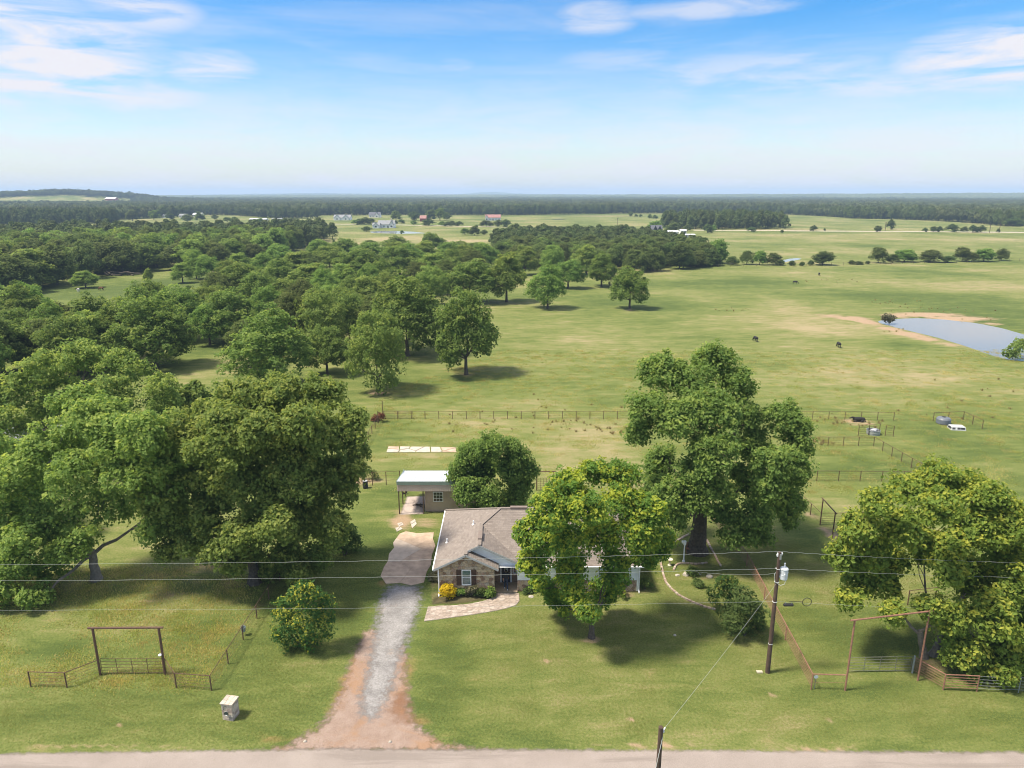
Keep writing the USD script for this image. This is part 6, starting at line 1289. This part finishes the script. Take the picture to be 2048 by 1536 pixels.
def animal(name, label, cat, px, py, rot, coat, face=None, **k):
    p = G(px, py); t_ = thing(name, label, cat, p, math.radians(rot), scale=(.84, .84, .84)); m = cow_body(**k); put("body", m, coat, t_, smooth=70)
    v = np.array(m.vertices); tip = v[v[:, 0] > 1.25]; c = tip[tip[:, 0].argmax()]
    put("muzzle", body([Manifold.batch_hull([ball(c - [.06, 0, 0], .075), ball(c - [.0, 0, .02], .06)])], .03, 2), face or coat, t_, smooth=70)
    put("tail_tuft", body([Manifold.batch_hull([ball((v[:, 0].min() + .05, 0, .48 if not k.get("lying") else .1), .06), ball((v[:, 0].min() + .04, 0, .3 if not k.get("lying") else .06), .03)])], .03, 2), coat, t_, smooth=70)
    return t_
animal("cow", "black cow with a white face grazing in the far pasture", "cow", 1590, 568, -15, blackfur, hornm)
animal("cow", "black cow farthest back in the pasture, near the dark tree row", "cow", 1638, 551, 75, blackfur)
animal("cow", "black and white cow in the middle pasture left of the other", "cow", 1511, 683, 100, blackfur, hornm)
animal("cow", "black cow in the middle pasture toward the pond", "cow", 1677, 695, 85, blackfur)
animal("cow", "black cow lying by the bare patch behind the stock panels", "cow", 1717, 843, 172, blackfur, lying=True)
animal("horse", "brown horse grazing beside the pale tree in the clearing", "horse", 203, 581, 175, brownfur, horse=True)
animal("horse", "white horse grazing left of the brown horse in the clearing", "horse", 157, 584, 100, whitefur, horse=True)

# ------------------------------------------------------------------ far houses and sheds
roof_dk = plain("dark_roof", (.09, .095, .11), .8, .12, .6); roof_gy = plain("grey_roof", (.22, .23, .24), .8, .12, .6); roof_rd = plain("red_roof", (.30, .15, .135), .7, .12, .6); wall_wh = plain("far_white_wall", (.72, .72, .70), .7, .06, .6); wall_rd = plain("barn_red_wall", (.28, .07, .05), .8, .15, .6); wall_bk = plain("black_wall", (.03, .032, .04), .7, .1, .6); metal_wh = plain("white_metal", (.70, .72, .74), .5, .05, .6); brickm = plain("pale_brick", (.52, .45, .38), .85, .12, 1)
def farhouse(name, label, cat, px, py, wpx, dep, wh, rh, wall, roofm_, gables=(), chim=None, rot=0.0, nwin=4, at=None):
    p = G(px, py) if at is None else np.array([at[0], at[1], 0.0]); w = wpx * ((p - EYE) @ FW) / FPX if at is None else at[2]; t_ = thing(name, label, cat, (p[0], p[1], float(terrain(np.array([p[0]]), np.array([p[1]]))[0])), rot)
    put("wall", box(-w / 2, w / 2, 0, dep, 0, wh), wall, t_)
    o = .45
    r_ = cat_meshes([hexa([(-w / 2 - o, -o, wh - .1), (w / 2 + o, -o, wh - .1), (-w / 2 - o, dep / 2, wh + rh - .15), (w / 2 + o, dep / 2, wh + rh - .15), (-w / 2 - o, -o, wh + .1), (w / 2 + o, -o, wh + .1), (-w / 2 - o, dep / 2, wh + rh), (w / 2 + o, dep / 2, wh + rh)]), hexa([(-w / 2 - o, dep / 2, wh + rh - .15), (w / 2 + o, dep / 2, wh + rh - .15), (-w / 2 - o, dep + o, wh - .1), (w / 2 + o, dep + o, wh - .1), (-w / 2 - o, dep / 2, wh + rh), (w / 2 + o, dep / 2, wh + rh), (-w / 2 - o, dep + o, wh + .1), (w / 2 + o, dep + o, wh + .1)])])
    rp = put("roof", r_, roofm_, t_)
    for s in (-1, 1):
        v = np.array([(s * w / 2 - s * .01, 0, wh), (s * w / 2 - s * .01, dep, wh), (s * w / 2 - s * .01, dep / 2, wh + rh - .12), (s * w / 2 - s * .2, 0, wh), (s * w / 2 - s * .2, dep, wh), (s * w / 2 - s * .2, dep / 2, wh + rh - .12)])
        put("gable_end", (v, np.array([[0, 1, 2], [3, 5, 4], [0, 2, 5], [0, 5, 3], [1, 4, 5], [1, 5, 2]])), wall, t_)
    for gx_, gw_, gd_ in gables:                     # cross gables facing the camera
        x0, x1, gh = (gx_ - gw_ / 2) * w, (gx_ + gw_ / 2) * w, rh * .92; xm = (x0 + x1) / 2
        put("front_gable", wallprism([(x0, 0), (x1, 0), (x1, wh), (xm, wh + gh), (x0, wh)], -gd_, dep * .4), wall, t_)
        put("gable_roof", cat_meshes([hexa([(x0 - .4, -gd_ - .4, wh - .25), (xm, -gd_ - .4, wh + gh + .02), (x0 - .4, dep * .45, wh - .25), (xm, dep * .45, wh + gh + .02), (x0 - .4, -gd_ - .4, wh + .0), (xm, -gd_ - .4, wh + gh + .3), (x0 - .4, dep * .45, wh + .0), (xm, dep * .45, wh + gh + .3)]), hexa([(xm, -gd_ - .4, wh + gh + .02), (x1 + .4, -gd_ - .4, wh - .25), (xm, dep * .45, wh + gh + .02), (x1 + .4, dep * .45, wh - .25), (xm, -gd_ - .4, wh + gh + .3), (x1 + .4, -gd_ - .4, wh + .0), (xm, dep * .45, wh + gh + .3), (x1 + .4, dep * .45, wh + .0)])]), roofm_, t_)
        put("window", box(xm - .9, xm + .9, -gd_ - .06, -gd_, .9, 2.3), dark_mat, t_)
    for k in range(nwin):
        x = -w / 2 + w * (k + .5) / nwin
        if not any(abs(x / w - g_[0]) < g_[1] / 2 + .02 for g_ in gables): put("window" if k != nwin // 2 else "door", box(x - .6, x + .6, -.06, 0, .9 if k != nwin // 2 else 0, 2.2), dark_mat, t_)
    if chim: put("chimney", box(chim * w - .6, chim * w + .6, dep / 2 - .7, dep / 2 + .7, wh, wh + rh + 1.8), brickm, rp)
    return t_
farhouse("farm_house", "white house with two steep front gables and grey roof, left of the far pond", "house", 684, 440.5, 33, 12, 3.2, 3.6, wall_wh, roof_gy, [(-.28, .32, 1.5), (.24, .34, 1.5)])
farhouse("farm_house", "white house with a dark roof at the far edge of the field before the forest", "house", 749, 435, 22, 12, 3.4, 4.2, wall_wh, roof_dk, [(.22, .3, 1.2)])
farhouse("farm_house", "pale house with a grey roof and tall chimney behind the far pond", "house", 772, 456, 32, 12, 3.4, 3.9, wall_wh, roof_gy, [(.36, .22, 1.4)], .30)
farhouse("garage", "small white gabled garage left of the grey-roofed pond house", "garage", 752, 456.5, 14, 9, 2.6, 2.6, wall_wh, roof_gy, [(0, .8, .8)], nwin=2)
farhouse("red_barn", "small red house half hidden by the far dark trees", "barn", 846, 443, 12, 9, 3.6, 3.6, wall_rd, roof_rd, [], nwin=3)
farhouse("red_barn", "long barn with a pale red roof and a white front at its left end", "barn", 986, 441, 30, 16, 3.6, 3.6, wall_wh, roof_rd, [(-.42, .16, 1.5)], nwin=5)
farhouse("farm_house", "dark steep-gabled house under the far trees right of the dark wood", "house", 1314, 467, 21, 10, 3.0, 3.8, wall_bk, roof_dk, [(-.2, .34, 1.2), (.22, .34, 1.2)], nwin=4)
farhouse("far_shed", "long white shed right of the dark gabled house", "shed", 1343, 472, 27, 9, 3.4, .9, metal_wh, metal_wh, [], nwin=4)
farhouse("far_shed", "small white shed behind the two long sheds", "shed", 1367, 468, 11, 7, 2.8, 1.0, wall_wh, metal_wh, [], nwin=2)
farhouse("far_shed", "long grey-white shed nearest in the far group", "shed", 1376, 476.5, 27, 7, 2.4, .7, plain("grey_metal", (.50, .53, .56), .6), metal_wh, [], nwin=4)
farhouse("far_shed", "long white building behind the left woods", "building", 515, 444, 32, 12, 3.2, 1.2, wall_wh, metal_wh, [], nwin=6)
farhouse("far_shed", "pale low building right of the long white one behind the left woods", "building", 553, 443.5, 20, 10, 3.0, 1.2, plain("tan_wall", (.5, .46, .40), .8), roof_gy, [], nwin=4)
farhouse("farm_house", "white house among trees at the far left field", "house", 394, 433.5, 17, 10, 3.0, 2.6, wall_wh, metal_wh, [(.2, .4, 1.0)], nwin=3)
farhouse("farm_house", "smaller white house left of it in the far left field", "house", 365, 435, 14, 9, 2.8, 2.2, wall_wh, roof_gy, [], nwin=3)
farhouse("farm_house", "white house at the left end of the far field behind trees", "house", 331, 436, 12, 9, 2.8, 2.4, wall_wh, roof_gy, [(0, .4, 1.0)], nwin=2)
farhouse("red_barn", "red barn on the straw-coloured slope of the left hill", "barn", 216, 398, 20, 20, 6, 4.5, wall_rd, metal_wh, [], nwin=3, at=(-1178, 2152, 30))
for px, py, tp, lab in [(1235, 452, 436, "far utility pole in the field above the dark wood"), (1770, 462, 444, "far utility pole beside the country road, left one"), (1979, 465, 448, "far utility pole beside the country road, right one"), (1998, 465, 447, "far utility pole at the right end of the country road")]:
    p = G(px, py); h_ = AT(px, tp, p[1])[2]; t_ = thing("far_utility_pole", lab, "utility pole", p); put("pole", tube([(0, 0, 0), (0, 0, h_)], .22, 6), wood, t_); put("crossarm", beam((-1.1, 0, h_ - .6), (1.1, 0, h_ - .6), .18, .18), wood, t_)

farhouse("metal_building", "pale metal building glimpsed through the trees at the left edge", "shed", 62, 706, 130, 9, 3.4, 1.0, metal_wh, metal_wh, [], nwin=4)
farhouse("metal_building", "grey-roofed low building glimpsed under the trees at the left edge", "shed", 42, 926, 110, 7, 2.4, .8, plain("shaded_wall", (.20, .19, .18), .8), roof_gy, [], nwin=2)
p = G(242, 551); t = thing("log_pile", "heap of dark dead logs at the edge of the woods by the clearing", "logs", p)
for k in range(12):
    a = lr_.rand() * 3.14; c = np.array([lr_.uniform(-6, 6), lr_.uniform(-2, 2), .4 + .5 * (k % 3)]); d = np.array([math.cos(a), math.sin(a) * .6, lr_.uniform(-.1, .25)]) * lr_.uniform(1.5, 3.2)
    put("log", tube([c - d, c, c + d], [.3, .27, .18], 7), bark, t)
p = G(437, 565); t = thing("dead_tree", "small bare dead tree on the dark patch of the clearing", "tree", p)
put("trunk", tube([(0, 0, -.1), (.2, 0, 1.2), (.1, 0, 2.4)], [.4, .3, .2], 7), bark, t)
for k, e in enumerate([(-1.6, 0, 4.2), (1.3, .3, 3.9), (.3, -.3, 4.8), (-.7, .3, 5.0)]): put("branch", limb((.12, 0, 2.0 + .1 * k), e, .16, .04, lr_), bark, t)
panel("small wire pen standing in the horse clearing", G(313, 595), G(324, 595), 2.0, 4)

# ------------------------------------------------------------------ rough grass of the pasture and the left lot, weeds
def tuft(seed, n, rad, hgt, wid):
    rng = np.random.RandomState(seed); p = rng.normal(size=(n, 2)) * rad * .5; a = rng.rand(n) * 6.28; h_ = hgt * rng.uniform(.5, 1.3, n); w = wid * rng.uniform(.7, 1.4, n)
    lean = rng.normal(size=(n, 2)) * .45 * h_[:, None]; d = np.c_[np.cos(a), np.sin(a)] * w[:, None]
    v = np.stack([np.c_[p - d, np.full(n, -.02)], np.c_[p + d, np.full(n, -.02)], np.c_[p + lean, h_]], 1).reshape(-1, 3); k = np.arange(n)[:, None] * 3
    return v, k + [0, 1, 2], np.repeat(np.clip(rng.uniform(.1, .9) + rng.normal(size=n) * .2, 0, 1), 3)
grass_mat = leafmat("grass_blade", (.13, .175, .045), (.18, .21, .06), (.25, .235, .095), .45)
tg = np.random.RandomState(55)
gp = []
for poly, n in (([(-100, 1150), (420, 1130), (530, 1170), (420, 1380), (60, 1372), (-100, 1372)], 800), ([(700, 985), (1900, 985), (2200, 985), (2200, 700), (1000, 700), (760, 790)], 3600), ([(-100, 1500), (640, 1440), (700, 1330), (520, 1290), (430, 1390), (-100, 1400)], 0)):
    P = Polygon([G(*p)[:2] for p in poly]).buffer(0); b = P.bounds; q_ = np.c_[tg.uniform(b[0], b[2], n * 3), tg.uniform(b[1], b[3], n * 3)]
    w = vnoise(q_[:, 0], q_[:, 1], 2.6) * .6 + vnoise(q_[:, 0] + 90, q_[:, 1], 9.0) * .4
    q_ = q_[contains_xy(P, q_[:, 0], q_[:, 1]) & (w + tg.rand(len(q_)) * .5 > .72)][:n]; gp.append(q_)
gp = np.vstack(gp)
for o in (wp, [G(*p)[:2] for p in [(776, 893), (850, 894), (912, 895), (914, 905), (772, 905.5)]], [(-12.2, 67), (-2.8, 67), (-2.8, 73), (-12.2, 73)]): gp = gp[~contains_xy(Polygon(o).buffer(.3), gp[:, 0], gp[:, 1])]
instancer("rough_grass", [tuft(800 + k, 70, .8, .13, .022) for k in range(4)], np.c_[gp, np.zeros(len(gp))], tg.randint(0, 4, len(gp)), np.c_[tg.uniform(.6, 1.5, (len(gp), 1)).repeat(2, 1), tg.uniform(.5, 1.5, len(gp))], tg.rand(len(gp)) * 6.28, grass_mat, "rough tufted grass of the pasture and the lot at the left")
weed_mat = leafmat("weed_stem", (.095, .075, .04), (.13, .11, .055), (.13, .15, .05), .2)
wq = []
for px, py, rx, ry, n in [(1200, 858, 50, 12, 60), (1130, 850, 60, 14, 40), (1000, 840, 120, 18, 30), (1150, 815, 160, 20, 30), (1640, 884, 30, 5, 30), (1720, 846, 50, 6, 40), (1900, 800, 120, 40, 40), (1660, 838, 60, 8, 24), (1850, 620, 120, 10, 60), (1680, 560, 60, 5, 40), (1790, 605, 60, 6, 50), (1460, 622, 40, 4, 30), (1800, 660, 40, 5, 20), (1920, 640, 60, 4, 40), (1960, 655, 50, 4, 40)]:
    for _ in range(n // 3): wq.append(G(px + tg.normal() * rx * .6, py + tg.normal() * ry * .6)[:2])
wq = np.array(wq)
for p_ in PONDS: wq = wq[~contains_xy(p_, wq[:, 0], wq[:, 1])]
instancer("weeds", [tuft(820 + k, 40, .25, .6, .03) for k in range(3)], np.c_[wq, np.zeros(len(wq))], tg.randint(0, 3, len(wq)), np.c_[tg.uniform(.35, .8, (len(wq), 1)).repeat(3, 1)], tg.rand(len(wq)) * 6.28, weed_mat, "scattered brown weeds standing in the pasture grass")
lawn_mat = leafmat("lawn_blade", (.085, .118, .030), (.108, .132, .036), (.135, .148, .05), .35)
P = LAWN.intersection(Polygon([(-34, 36.2), (40, 36.2), (36, 62), (-30, 58)])).difference(Polygon([(-6.8, 51), (11.2, 51), (11.2, 64), (-6.8, 64)]))
for o in ([G(*p)[:2] for p in [(640, 1475), (690, 1330), (735, 1240), (765, 1150), (800, 1064), (875, 1064), (856, 1210), (1045, 1180), (1045, 1215), (860, 1250), (815, 1350), (900, 1490), (560, 1500)]],): P = P.difference(Polygon(o).buffer(.2))
b = P.bounds; q_ = np.c_[tg.uniform(b[0], b[2], 9000), tg.uniform(b[1], b[3], 9000)]; q_ = q_[contains_xy(P, q_[:, 0], q_[:, 1])][:4200]
instancer("lawn_grass", [tuft(840 + k, 80, 1.1, .055, .016) for k in range(4)], np.c_[q_, np.zeros(len(q_))], tg.randint(0, 4, len(q_)), np.c_[tg.uniform(.8, 1.5, (len(q_), 1)).repeat(2, 1), tg.uniform(.5, 1.4, len(q_))], tg.rand(len(q_)) * 6.28, lawn_mat, "short mown grass of the lawn round the house")
